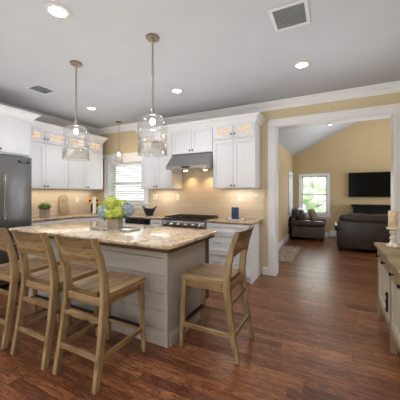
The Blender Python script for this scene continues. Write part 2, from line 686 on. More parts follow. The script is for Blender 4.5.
def dup(root, loc, rz=None, label=None):
    r = root.copy()
    C.objects.link(r)
    r.location = loc
    if rz is not None:
        r.rotation_euler = (0, 0, rz)
    if label:
        r['label'] = label

    def rec(a, b):
        for ch in a.children:
            if ch.get('_seen'):
                continue
            c = ch.copy()
            C.objects.link(c)
            c.parent = b
            rec(ch, c)
    rec(root, r)
    return r


B = bmesh.new
CZ = 2.885   # ceiling height
WY = 4.43    # kitchen side of the back wall
WT = 4.64    # living room side of it
LX = -5.0    # left wall
RX = 0.93    # right wall

# ------------------------------------------------------------------ room shell
b = B(); box(b, LX - .2, RX + .1, -3.3, WT, -.1, 0); box(b, -1.4, 4.7, WT, 9.4, -.1, 0)
struct('floor', b, 'floor')
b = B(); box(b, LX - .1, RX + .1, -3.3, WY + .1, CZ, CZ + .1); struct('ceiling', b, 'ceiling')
b = B(); box(b, LX - .15, LX, -3.3, WT, 0, CZ + .1); struct('wall_left', b, 'wall')
b = B(); box(b, RX, RX + .15, -3.3, WY, 0, CZ + .1); struct('wall_right', b, 'wall')
# unseen rear wall, its two window openings added for the fill light
b = B()
box(b, LX, RX, -3.35, -3.2, 0, .6); box(b, LX, RX, -3.35, -3.2, 2.4, CZ)
box(b, LX, -4.5, -3.35, -3.2, .6, 2.4); box(b, -2.3, -1.7, -3.35, -3.2, .6, 2.4); box(b, .5, RX, -3.35, -3.2, .6, 2.4)
struct('wall_rear', b, 'wall')
# back wall with window and cased opening
WX0, WX1, WZ0, WZ1 = -4.65, -3.61, 1.17, 2.07
OX0, OX1, OZ = -.858, .762, 2.495
b = B()
box(b, LX, WX0, WY, WT, 0, CZ + .1); box(b, WX0, WX1, WY, WT, 0, WZ0); box(b, WX0, WX1, WY, WT, WZ1, CZ + .1)
box(b, WX1, OX0, WY, WT, 0, CZ + .1); box(b, OX0, OX1, WY, WT, OZ, CZ + .1); box(b, OX1, 4.7, WY, WT, 0, CZ + .1)
box(b, -1.3, 4.7, WY + .08, WT, CZ + .1, 4.3)
struct('wall_back', b, 'wall')
# living room walls
LLX, FY, SPR, SL = -1.2, 9.2, 2.62, .49
RIDGE = 2.2
b = B()
y0, y1, z0, z1 = 8.2, 8.95, .7, 1.98
box(b, LLX - .15, LLX, WT, y0, 0, SPR + .1); box(b, LLX - .15, LLX, y1, FY + .15, 0, SPR + .1)
box(b, LLX - .15, LLX, y0, y1, 0, z0); box(b, LLX - .15, LLX, y0, y1, z1, SPR + .1)
struct('wall_living_left', b, 'wall_gold')
FWX0, FWX1, FWZ0, FWZ1 = -.94, -.16, .72, 1.94
b = B()
ridge_z = SPR + SL * (RIDGE - LLX)


def vz(x):
    return SPR + SL * (x - LLX) if x < RIDGE else ridge_z - SL * (x - RIDGE)


def wallpoly(x0, x1, z0, top):
    t = bmesh.new()
    xs = [x0, x1]
    if top and x0 < RIDGE < x1:
        xs = [x0, RIDGE, x1]
    pts = [(x0, z0), (x1, z0)] + ([(x, vz(x) + .05) for x in xs[::-1]] if top is True else [(x1, top), (x0, top)])
    f = [t.verts.new((x, FY, z)) for x, z in pts]
    g = [t.verts.new((x, FY + .15, z)) for x, z in pts]
    t.faces.new(f); t.faces.new(g[::-1])
    for k in range(len(pts)):
        t.faces.new((f[k], f[(k + 1) % len(pts)], g[(k + 1) % len(pts)], g[k]))
    bmesh.ops.recalc_face_normals(t, faces=t.faces[:])
    merge(b, t)


wallpoly(LLX, FWX0, 0, True); wallpoly(FWX0, FWX1, 0, FWZ0); wallpoly(FWX0, FWX1, FWZ1, True); wallpoly(FWX1, 4.6, 0, True)
struct('wall_living_far', b, 'wall_gold')
b = B(); box(b, 4.55, 4.7, WT, FY + .15, 0, 4.0); struct('wall_living_right', b, 'wall_gold')
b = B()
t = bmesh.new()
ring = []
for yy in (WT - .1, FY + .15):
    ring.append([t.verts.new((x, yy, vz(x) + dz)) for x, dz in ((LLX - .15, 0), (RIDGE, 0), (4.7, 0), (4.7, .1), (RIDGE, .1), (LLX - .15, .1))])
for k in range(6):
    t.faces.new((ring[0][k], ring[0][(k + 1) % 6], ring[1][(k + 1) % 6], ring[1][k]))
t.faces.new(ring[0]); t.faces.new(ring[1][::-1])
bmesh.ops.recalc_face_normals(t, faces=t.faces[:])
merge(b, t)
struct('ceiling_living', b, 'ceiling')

# crown moulding of the kitchen
crown = [(0, CZ - .115), (.016, CZ - .115), (.018, CZ - .097), (.028, CZ - .095), (.030, CZ - .082), (.044, CZ - .062), (.066, CZ - .046), (.070, CZ - .036), (.084, CZ - .034), (.086, CZ - .022), (.110, CZ - .018), (.122, CZ - .014), (.124, CZ), (0, CZ)]
b = B(); profile_sweep(b, [(LX, -3.2), (LX, WY), (RX, WY), (RX, -3.2)], crown, 1)
struct('trim_1', b, 'trim', smooth=12)
# casing of the opening, both faces and the jamb lining
b = B()
CW = .118
prof = [(0, 0), (CW, 0), (CW, .026), (CW - .012, .03), (CW - .028, .022), (.02, .016), (.008, .012), (0, .012)]


def casing(bm, x0, x1, z0, z1, yf, sgn, bottom=False, w=CW, th=.026):
    for (a, c) in ((x0 - w, x0), (x1, x1 + w)):
        box(bm, a, c, *sorted((yf, yf + sgn * th * .7)), z0, z1, .003)
        ox0, ox1 = (a, a + w * .25) if a < x0 else (c - w * .25, c)
        box(bm, ox0, ox1, *sorted((yf, yf + sgn * th)), z0, z1 + w, .004)
        ix0, ix1 = (x0 - w * .16, x0 - .004) if a < x0 else (x1 + .004, x1 + w * .16)
        box(bm, ix0, ix1, *sorted((yf, yf + sgn * th * .85)), z0, z1, .003)
    box(bm, x0 - w, x1 + w, *sorted((yf, yf + sgn * th * .7)), z1, z1 + w, .003)
    box(bm, x0 - w, x1 + w, *sorted((yf, yf + sgn * th)), z1 + w * .75, z1 + w, .004)
    box(bm, x0 - w * .1, x1 + w * .1, *sorted((yf, yf + sgn * th * .85)), z1 + .004, z1 + w * .16, .003)


casing(b, OX0, OX1, 0, OZ, WY, -1)
casing(b, OX0, OX1, 0, OZ, WT, 1)
box(b, OX0 - .004, OX0 + .012, WY - .012, WT + .012, 0, OZ); box(b, OX1 - .012, OX1 + .004, WY - .012, WT + .012, 0, OZ)
box(b, OX0, OX1, WY - .012, WT + .012, OZ - .012, OZ + .004)
struct('door_1', b, 'trim')


def baseboard(name, path, side, h=.13):
    b = B()
    profile_sweep(b, path, [(0, 0), (.016, 0), (.016, h - .03), (.010, h - .014), (.006, h), (0, h)], side)
    struct(name, b, 'trim')


baseboard('baseboard_back', [(-1.06, WY), (OX0 - CW, WY)], 1, .135)
baseboard('baseboard_right', [(RX, WY), (RX, -3.2)], 1)
baseboard('baseboard_living_left', [(LLX, WT), (LLX, FY), (-.12, FY)], 1, .14)
baseboard('baseboard_living_far', [(1.75, FY), (4.55, FY)], 1, .14)
# backsplash tile fields
b = B(); box(b, LX, WX0 - .14, WY - .008, WY, .93, 1.47); box(b, WX0 - .14, WX1 + .14, WY - .008, WY, .93, 1.06)
box(b, WX1 + .14, -2.66, WY - .008, WY, .93, 1.47); box(b, -2.66, -1.83, WY - .008, WY, .93, 2.1); box(b, -1.83, -1.03, WY - .008, WY, .93, 1.47)
struct('backsplash', b, 'tile')
b = B(); box(b, LX, LX + .008, 2.4, WY - .008, .93, 1.47); struct('backsplash_side', b, 'tile_side')


# windows
def window(name, x0, x1, z0, z1, yin, yout, rows=2, cols=1, axis='y', w=.1, head=0.0):
    """double hung window in a wall; local frame: x along the wall, y outwards"""
    root = thing(name, None, None)
    root['kind'] = 'structure'
    b = B()
    casing(b, x0, x1, z0, z1, yin, -1, w=w, th=.024)
    if head:
        box(b, x0 - w - .02, x1 + w + .02, yin - .045, yin, z1 + w, z1 + w + head, .006)
    box(b, x0 - w - .03, x1 + w + .03, yin - .05, yout - .06, z0 - .03, z0, .005)
    box(b, x0 - w, x1 + w, yin - .018, yin, z0 - .11, z0 - .03, .003)
    for a, c in ((x0 - .004, x0 + .012), (x1 - .012, x1 + .004)):
        box(b, a, c, yin - .002, yout, z0, z1)
    box(b, x0, x1, yin - .002, yout, z1 - .012, z1)
    fr = struct('window_casing', b, 'trim', root)
    zm = (z0 + z1) / 2
    ym = yin + (yout - yin) * .55
    for nm, a, c, yy in (('lower_sash', z0, zm + .02, ym), ('upper_sash', zm - .02, z1, ym + .035)):
        b = B()
        s = .038
        box(b, x0 + .012, x0 + .012 + s, yy, yy + .03, a, c); box(b, x1 - .012 - s, x1 - .012, yy, yy + .03, a, c)
        box(b, x0 + .012, x1 - .012, yy, yy + .03, a, a + s); box(b, x0 + .012, x1 - .012, yy, yy + .03, c - s, c)
        for k in range(1, cols):
            xx = x0 + (x1 - x0) * k / cols
            box(b, xx - .005, xx + .005, yy + .006, yy + .024, a + s, c - s)
        for k in range(1, rows):
            zz = a + (c - a) * k / rows
            box(b, x0 + .05, x1 - .05, yy + .006, yy + .024, zz - .005, zz + .005)
        sh = struct(nm, b, 'trim', root)
        b = B(); box(b, x0 + .04, x1 - .04, yy + .013, yy + .017, a + .03, c - .03)
        g = struct('glass_pane', b, 'glass', sh)
    return root


w1 = window('window_1', WX0, WX1, WZ0, WZ1, WY, WT, 1, 1, w=.13, head=.07)
w2 = window('window_2', FWX0, FWX1, FWZ0, FWZ1, FY, FY + .15, 2, 3, w=.075)
w3 = window('window_3', -8.95, -8.2, .7, 1.98, 0, .15, 2, 3, w=.075)
# turn the third window into the left wall of the living room: local x -> -Y ... outwards -> -X
w3.rotation_euler = (0, 0, R(90)); w3.location = (LLX, 17.15, 0)
for ch in w3.children:
    pass

# garden outside
b = B(); box(b, -12, 12, 9.6, 22, -.4, -.3); box(b, -14, -1.6, 4.9, 9.6, -.4, -.3)
obj('garden_lawn', b, 'grass', kind='structure')


b = B()
rnd = random.Random(5)
for k in range(90):
    t = bmesh.new()
    bmesh.ops.create_icosphere(t, subdivisions=2, radius=rnd.uniform(.35, .6))
    for v in t.verts:
        v.co *= rnd.uniform(.8, 1.2)
    merge(b, t, Matrix.Translation((rnd.uniform(-3.6, 2.6), rnd.uniform(-.4, .5), rnd.uniform(.3, 3.6))))
o = obj('garden_hedge', b, 'foliage', label='tall pale green hedge outside, seen through far living room window', cat='hedge')
o.location = (-1, 13.6, -.3)

# ------------------------------------------------------------------ cabinets
def shaker(bm, x0, x1, z0, z1, y=0.0, th=.02, s=.058, rec=.011, panel=True):
    """framed front facing -y: stiles, rails and a recessed panel"""
    box(bm, x0, x0 + s, y - th, y, z0, z1, .0025); box(bm, x1 - s, x1, y - th, y, z0, z1, .0025)
    box(bm, x0 + s - .001, x1 - s + .001, y - th, y, z0, z0 + s, .0025); box(bm, x0 + s - .001, x1 - s + .001, y - th, y, z1 - s, z1, .0025)
    if panel:
        box(bm, x0 + s - .002, x1 - s + .002, y - th + rec, y - .001, z0 + s - .002, z1 - s + .002)
        # small ogee bead inside the frame
        q = .007
        for a in ((x0 + s, x0 + s + q, z0 + s, z1 - s), (x1 - s - q, x1 - s, z0 + s, z1 - s)):
            box(bm, a[0], a[1], y - th + .005, y - .002, a[2], a[3])
        for a in ((z0 + s, z0 + s + q), (z1 - s - q, z1 - s)):
            box(bm, x0 + s, x1 - s, y - th + .005, y - .002, a[0], a[1])


def knob(parent, x, z, y=-.02, mat='bronze', r=.014):
    b = B()
    lathe(b, [(.006, 0), (.005, .012), (r, .017), (r * 1.05, .024), (r * .6, .030), (.001, .031)], 14, Matrix.Translation((x, y, z)) @ Matrix.Rotation(R(90), 4, 'X'))
    obj('knob', b, mat, parent, smooth=40)


def pull(parent, x, z, y=-.02, w=.11):
    b = B()
    tube(b, [(x - w / 2, y, z), (x - w / 2, y - .026, z), (x + w / 2, y - .026, z), (x + w / 2, y, z)], .006, 8)
    obj('handle', b, 'nickel', parent, smooth=40)


def door_front(cab, x0, x1, z0, z1, kx=None, kz=None, glassy=False, mat='white'):
    b = B()
    if not glassy:
        shaker(b, x0, x1, z0, z1)
    else:
        s = .085
        zc0, zc1 = z0 + .072, z1 - .056
        box(b, x0, x0 + s, -.02, 0, z0, z1, .0025); box(b, x1 - s, x1, -.02, 0, z0, z1, .0025)
        box(b, x0 + s - .001, x1 - s + .001, -.02, 0, z0, zc0, .0025); box(b, x0 + s - .001, x1 - s + .001, -.02, 0, zc1, z1, .0025)
        for q in ((x0 + .012, x1 - .012, z0 + .012, z0 + .018), (x0 + .012, x1 - .012, z1 - .018, z1 - .012), (x0 + .012, x0 + .018, z0 + .012, z1 - .012), (x1 - .018, x1 - .012, z0 + .012, z1 - .012)):
            box(b, q[0], q[1], -.024, -.018, q[2], q[3])
        xm = (x0 + x1) / 2; zm = (zc0 + zc1) / 2
        box(b, xm - .013, xm + .013, -.020, -.003, zc0, zc1); box(b, x0 + s, x1 - s, -.018, -.003, zm - .010, zm + .010)
    d = obj('door', b, mat, cab)
    if glassy:
        b = B(); box(b, x0 + s - .004, x1 - s + .004, -.006, -.002, zc0 - .004, zc1 + .004)
        tag(obj('glass_pane', b, 'cab_glow', d), 'small four-light glass pane lit warm from inside')
    if kx is not None:
        knob(d, kx, kz)
    return d


def upper_cabinet(label, loc, rz, w, z0, z1, depth, split=2.28, group='white wall cabinets', mat='white'):
    c = thing('wall_cabinet', label, 'cabinet', loc, rz, group)
    b = B(); box(b, 0, w, 0, depth, z0, z1, .002)
    obj('body', b, mat, c)
    g = .004
    m_ = w / 2
    if split:
        door_front(c, g, m_ - g / 2, z0 + g, split - .01, m_ - .03, z0 + .045)
        door_front(c, m_ + g / 2, w - g, z0 + g, split - .01, m_ + .03, z0 + .045)
        door_front(c, g, m_ - g / 2, split + .008, z1 - .008, m_ - .03, split + .075, True)
        door_front(c, m_ + g / 2, w - g, split + .008, z1 - .008, m_ + .03, split + .075, True)
    else:
        door_front(c, g, m_ - g / 2, z0 + g, z1 - .01, m_ - .03, z0 + .05)
        door_front(c, m_ + g / 2, w - g, z0 + g, z1 - .01, m_ + .03, z0 + .05)
    return c


UT = 2.53   # top of the wall cabinets
UB = 1.465
UY = 4.07
DEP = WY - UY - .002
upper_cabinet('white wall cabinet with lit glass top doors, right of range hood beside wide opening', (-1.832, UY, 0), 0, .738, UB, UT, DEP)
upper_cabinet('short white two-door wall cabinet directly above stainless range hood', (-2.655, UY, 0), 0, .821, 2.095, UT, DEP, None)
upper_cabinet('white wall cabinet between blinds window and range hood, behind middle pendant', (-3.388, UY, 0), 0, .731, UB, UT, DEP)
LF = LX + .36
upper_cabinet('white corner-side wall cabinet on left wall, right of the one beside fridge', (LF, 3.362, 0), R(90), .86, UB, UT, .358)
upper_cabinet('white wall cabinet with lit glass top doors, right beside stainless fridge', (LF, 2.46, 0), R(90), .90, UB, UT, .358)
# cabinet above the fridge and its side panel
c = thing('fridge_cabinet', 'deep white wall cabinet above stainless fridge', 'cabinet', (-4.25, 1.49, 0), R(90))
b = B(); box(b, 0, .93, 0, .745, 1.95, UT, .002); box(b, .93, .955, 0.0, .745, 0, UT, .002); box(b, -.02, 0, 0, .745, 0, UT, .002)
obj('body', b, 'white', c)
door_front(c, .004, .468, 1.975, UT - .01, .43, 2.02); door_front(c, .472, .926, 1.975, UT - .01, .51, 2.02)
# cabinet crowns
cc = [(0, UT - .025), (.014, UT - .025), (.014, UT - .008), (.022, UT - .006), (.026, UT + .012), (.046, UT + .042), (.060, UT + .052), (.062, UT + .064), (.078, UT + .068), (.082, UT + .078), (.084, UT + .10), (0, UT + .10)]
b = B(); profile_sweep(b, [(-3.388, WY), (-3.388, UY - .02), (-1.094, UY - .02), (-1.094, WY)], cc, 1)
struct('trim_2', b, 'trim', smooth=12)
b = B(); profile_sweep(b, [(-4.25 + .02, 1.47), (-4.25 + .02, 2.445), (LF + .02 + .09, 2.445)], cc, 1)
struct('trim_3', b, 'trim', smooth=12)
b = B(); profile_sweep(b, [(LF + .02, 2.47), (LF + .02, 4.222), (LX, 4.222)], cc, 1)
struct('trim_4', b, 'trim', smooth=12)

# base cabinets
KT = .94     # counter top along the walls
KB = .902
FR = 3.865


def base_cabinet(name, label, loc, rz, w, depth, fronts, cat='cabinet', side_full=False):
    c = thing(name, label, cat, loc, rz, 'white base cabinets')
    b = B()
    box(b, 0, w, 0, depth, .1, KB, .002)
    box(b, .003, w - .022, .06, depth, 0, .1)
    if side_full:
        box(b, w - .02, w, 0, depth, 0, .1)
    obj('body', b, 'white', c)
    for f in fronts:
        if f[0] == 'drawer':
            b = B(); shaker(b, f[1], f[2], f[3], f[4], s=.04)
            d = obj('drawer', b, 'white', c)
            for hx in f[5]:
                pull(d, hx, (f[3] + f[4]) / 2 + .01)
        else:
            b = B(); shaker(b, f[1], f[2], f[3], f[4])
            d = obj('door', b, 'white', c)
            knob(d, f[5], f[4] - .06)
    return c


w = .752
base_cabinet('drawer_cabinet', 'white drawer cabinet right of range, beside wide opening', (-1.852, FR, 0), 0, w, WY - FR - .01,
             [('drawer', .004, w - .004, .745, KB - .01, (.2, .56)), ('drawer', .004, w - .004, .44, .738, (.2, .56)), ('drawer', .004, w - .004, .105, .433, (.2, .56))], side_full=True)
base_cabinet('drawer_cabinet', 'narrow white drawer cabinet between dishwasher and range', (-3.0, FR, 0), 0, .285, WY - FR - .01,
             [('drawer', .004, .281, .76, KB - .01, (.14,)), ('door', .004, .281, .105, .753, .04)])
base_cabinet('sink_cabinet', 'white base cabinet under blinds window, behind hydrangeas', (-4.0, FR, 0), 0, .395, WY - FR - .01,
             [('door', .004, .391, .105, KB - .01, .35)])
base_cabinet('base_cabinet', 'white base cabinet on left wall next to fridge', (-4.42, 2.452, 0), R(90), .96, .57,
             [('drawer', .004, .476, .76, KB - .01, (.24,)), ('drawer', .484, .956, .76, KB - .01, (.24 + .48,)), ('door', .004, .476, .105, .753, .44), ('door', .484, .956, .105, .753, .52)])
c = thing('corner_cabinet', 'white angled corner base cabinet below paper towel roll', 'cabinet', (0, 0, 0), 0, 'white base cabinets')
b = B()
prism(b, [(-4.99, 3.415), (-4.42, 3.415), (-4.002, FR), (-4.002, WY - .01), (-4.99, WY - .01)], 0.0, KB)
obj('body', b, 'white', c)
b = B()
ln = math.hypot(.418, FR - 3.415)
ang = math.atan2(FR - 3.415, .418)
tmp = B(); shaker(tmp, .03, ln - .03, .76, KB - .01, s=.04); shaker(tmp, .03, ln - .03, .105, .753)
merge(b, tmp, Matrix.Translation((-4.42, 3.415, 0)) @ Matrix.Rotation(ang, 4, 'Z'))
obj('door', b, 'white', c)

# dishwasher
c = thing('dishwasher', 'black and stainless dishwasher behind hydrangeas, left of narrow drawer', 'dishwasher', (-3.6, FR, 0))
b = B(); box(b, 0, .595, 0, .55, .0, KB - .004); obj('body', b, 'black', c)
b = B(); box(b, .003, .592, -.03, 0, .11, .80, .006); obj('door', b, 'steel', c)
b = B(); box(b, .003, .592, -.03, 0, .805, KB - .006, .006); obj('control_panel', b, 'black_gloss', c)
b = B(); tube(b, [(.06, -.03, .77), (.06, -.065, .77), (.53, -.065, .77), (.53, -.03, .77)], .009, 10); obj('handle', b, 'chrome', c, smooth=40)

# counters
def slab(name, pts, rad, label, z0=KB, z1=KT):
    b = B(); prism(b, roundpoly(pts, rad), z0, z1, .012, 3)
    return obj(name, b, 'granite_darkened', label=label, cat='countertop', smooth=35)


slab('countertop', [(-1.853, FR - .03), (-1.06, FR - .03), (-1.06, WY - .009), (-1.853, WY - .009)], [0, .03, 0, 0], 'short granite countertop right of range, under blue candle')
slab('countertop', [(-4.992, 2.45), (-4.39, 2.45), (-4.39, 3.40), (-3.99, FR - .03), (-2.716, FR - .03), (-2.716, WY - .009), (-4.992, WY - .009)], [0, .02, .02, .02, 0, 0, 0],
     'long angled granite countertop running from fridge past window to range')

# ------------------------------------------------------------------ range and hood
c = thing('gas_range', 'wide stainless gas range with black grates under hood', 'range', (-2.71, 3.84, 0))
RW = .852
b = B(); box(b, 0, RW, 0, .58, .1, .925, .004); box(b, .03, RW - .03, .06, .55, 0, .1); obj('body', b, 'steel', c)
b = B(); box(b, .01, RW - .01, -.035, 0, .22, .76, .01); d = obj('oven_door', b, 'steel', c)
b = B(); box(b, .17, RW - .17, -.038, -.03, .34, .62, .004); obj('oven_window', b, 'black_gloss', d)
b = B(); tube(b, [(.06, -.035, .71), (.06, -.085, .71), (RW - .06, -.085, .71), (RW - .06, -.035, .71)], .012, 10); obj('handle', b, 'chrome', d, smooth=40)
b = B(); box(b, 0, RW, -.05, .03, .78, .905, .02, 3); obj('control_panel', b, 'steel', c, smooth=30)
for k in range(6):
    b = B()
    x = .075 + k * (RW - .15) / 5
    lathe(b, [(.030, 0), (.030, .008), (.021, .012), (.019, .036), (.014, .040), (.001, .040)], 18, Matrix.Translation((x, -.05, .842)) @ Matrix.Rotation(R(90), 4, 'X'))
    obj('knob', b, 'chrome', c, smooth=40)
b = B(); box(b, .0, RW, -.03, .58, .925, .937, .004); obj('cooktop', b, 'black', c)
for k in range(3):
    b = B()
    x0 = .02 + k * .272; x1 = x0 + .264
    for xx in (x0, (x0 + x1) / 2 - .006, x1 - .012):
        box(b, xx, xx + .012, .03, .55, .955, .972, .003)
    for yy in (.03, .155, .28, .41, .54):
        box(b, x0, x1, yy, yy + .012, .955, .972, .003)
    for xx in (x0, x1 - .012):
        for yy in (.03, .54):
            box(b, xx, xx + .012, yy, yy + .012, .936, .957)
    for yy in (.16, .42):
        lathe(b, [(.045, .936), (.045, .948), (.03, .952), (.001, .953)], 16, Matrix.Translation(((x0 + x1) / 2, yy, 0)))
    obj('grate', b, 'black', c)

c = thing('range_hood', 'stainless steel range hood above gas range', 'hood', (-2.652, 3.84, 0))
b = B()
t = bmesh.new()
W = .815
pr = [(0, 1.80), (0, 1.855), (.02, 1.875), (.23, 2.09), (.588, 2.09), (.588, 1.80)]
f0 = [t.verts.new((0, y, z)) for y, z in pr]; f1 = [t.verts.new((W, y, z)) for y, z in pr]
t.faces.new(f0[::-1]); t.faces.new(f1)
for k in range(len(pr)):
    t.faces.new((f0[k], f0[(k + 1) % len(pr)], f1[(k + 1) % len(pr)], f1[k]))
bmesh.ops.recalc_face_normals(t, faces=t.faces[:])
bmesh.ops.bevel(t, geom=t.edges[:], offset=.003, segments=2, affect='EDGES')
merge(b, t)
obj('canopy', b, 'steel', c)
b = B()
for k in range(3):
    box(b, .04 + k * .25, .27 + k * .25, .12, .54, 1.793, 1.801, .002)
obj('filter', b, 'chrome', c)
for k, xx in enumerate((.22, .62)):
    b = B(); lathe(b, [(.034, 1.788), (.034, 1.80), (.001, 1.80)], 16, Matrix.Translation((xx, .33, 0)))
    obj('lamp', b, 'bulb', c)
b = B(); box(b, .33, .48, -.006, .002, 1.815, 1.845, .002); obj('control_strip', b, 'black_gloss', c)
for xx in (-2.43, -2.03):
    spot('hood_light', (xx, 4.30, 1.78), 6, (1, .62, .32), R(110), .02)
# under cabinet glow
for nm, loc, sx in (('under_cabinet_light', (-1.46, 4.25, 1.455), .5), ('under_cabinet_light', (-3.02, 4.25, 1.455), .5)):
    area(nm, loc, (0, 0, 0), sx, .04, 1.6, (1, .87, .70))
area('under_cabinet_light', (-4.82, 3.35, 1.455), (0, 0, R(90)), 1.6, .04, 3.0, (1, .87, .70))

# ------------------------------------------------------------------ fridge
c = thing('refrigerator', 'tall stainless steel french door refrigerator at left edge', 'refrigerator', (-4.16, 1.503, 0), R(90))
FWd = .905
b = B(); box(b, 0, FWd, .05, .82, .02, 1.935, .004); obj('body', b, 'black', c)
for nm, a, e in (('door', .003, FWd / 2 - .003), ('door', FWd / 2 + .003, FWd - .003)):
    b = B(); box(b, a, e, 0, .055, .72, 1.93, .012, 3); d = obj(nm, b, 'steel_v', c, smooth=30)
    hx = e - .045 if a < .1 else a + .045
    b = B(); tube(b, [(hx, 0, 1.66), (hx, -.055, 1.66), (hx, -.055, 1.02), (hx, 0, 1.02)], .012, 10); obj('handle', b, 'chrome', d, smooth=40)
    if a < .1:
        b = B(); box(b, .13, .33, -.004, .01, 1.0, 1.4, .004); tag(obj('water_dispenser', b, 'black_gloss', d), 'black water dispenser')
    else:
        b = B(); box(b, .70, .86, -.006, .002, 1.835, 1.868, .002); bd = obj('badge', b, 'black', d)
        cu = bpy.data.curves.new('badge_lettering', 'FONT')
        cu.body = 'VIKING'; cu.size = .03; cu.extrude = .0008; cu.align_x = 'CENTER'; cu.align_y = 'CENTER'
        to = bpy.data.objects.new('badge_lettering', cu); C.objects.link(to)
        bpy.context.view_layer.update()
        me = bpy.data.meshes.new_from_object(to.evaluated_get(bpy.context.evaluated_depsgraph_get()))
        C.objects.unlink(to); bpy.data.objects.remove(to)
        me.materials.clear(); me.materials.append(M['chrome'])
        to = bpy.data.objects.new('badge_lettering', me); C.objects.link(to)
        to.location = (.78, -.0075, 1.851); to.rotation_euler = (R(90), 0, 0); to.parent = bd
for a, e in ((.08, .38), (.39, .71)):
    b = B(); box(b, .003, FWd - .003, 0, .055, a, e, .012, 3); d = obj('freezer_drawer', b, 'steel_v', c, smooth=30)
    b = B(); tube(b, [(.1, 0, e - .06), (.1, -.05, e - .06), (FWd - .1, -.05, e - .06), (FWd - .1, 0, e - .06)], .011, 10); obj('handle', b, 'chrome', d, smooth=40)

# ------------------------------------------------------------------ island
IX0, IX1, IY0, IY1 = -3.79, -1.25, 1.875, 2.97
BX0, BX1, BY0, BY1 = -3.60, -1.315, 1.93, 2.70
c = thing('kitchen_island', 'large kitchen island with grey plank base and brown granite top', 'kitchen island', ((BX0 + BX1) / 2, (BY0 + BY1) / 2, 0))
ox, oy = (BX0 + BX1) / 2, (BY0 + BY1) / 2
b = B(); box(b, BX0 - ox + .02, BX1 - ox - .012, BY0 - oy + .02, BY1 - oy, 0, .855); obj('body', b, 'panel_grey', c)
b = B()
z = .0
hts = [.0, .150, .314, .476, .637, .797, .855]
for a, e in zip(hts, hts[1:]):
    box(b, BX0 - ox + .02, BX1 - ox - .026, BY0 - oy, BY0 - oy + .022, a + .002, e - .002, .0025)
obj('plank_front', b, 'shiplap', c)
b = B(); box(b, BX1 - ox - .028, BX1 - ox + .001, BY0 - oy - .002, BY0 - oy + .03, 0, .855, .003); obj('corner_post', b, 'panel_grey', c)
b = B(); box(b, BX1 - ox - .014, BX1 - ox, BY0 - oy + .03, BY1 - oy, 0, .855); obj('end_panel', b, 'panel_grey', c)
b = B(); profile_sweep(b, [(BX1 - ox, BY1 - oy), (BX1 - ox, BY0 - oy + .035)], [(0, 0), (.016, 0), (.016, .085), (.010, .098), (.006, .112), (0, .112)], -1)
obj('baseboard', b, 'panel_grey', c)
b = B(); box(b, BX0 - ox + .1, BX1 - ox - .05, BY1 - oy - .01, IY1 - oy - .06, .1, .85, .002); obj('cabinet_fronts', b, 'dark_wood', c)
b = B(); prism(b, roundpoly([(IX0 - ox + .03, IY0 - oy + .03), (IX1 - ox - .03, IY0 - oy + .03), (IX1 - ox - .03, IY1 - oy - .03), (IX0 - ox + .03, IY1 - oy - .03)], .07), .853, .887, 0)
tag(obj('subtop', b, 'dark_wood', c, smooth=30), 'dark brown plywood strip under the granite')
b = B(); prism(b, roundpoly([(IX0 - ox, IY0 - oy), (IX1 - ox, IY0 - oy), (IX1 - ox, IY1 - oy), (IX0 - ox, IY1 - oy)], [.06, .11, .09, .06], 8), .886, .926, .014, 4)
obj('granite_top', b, 'granite', c, smooth=35)

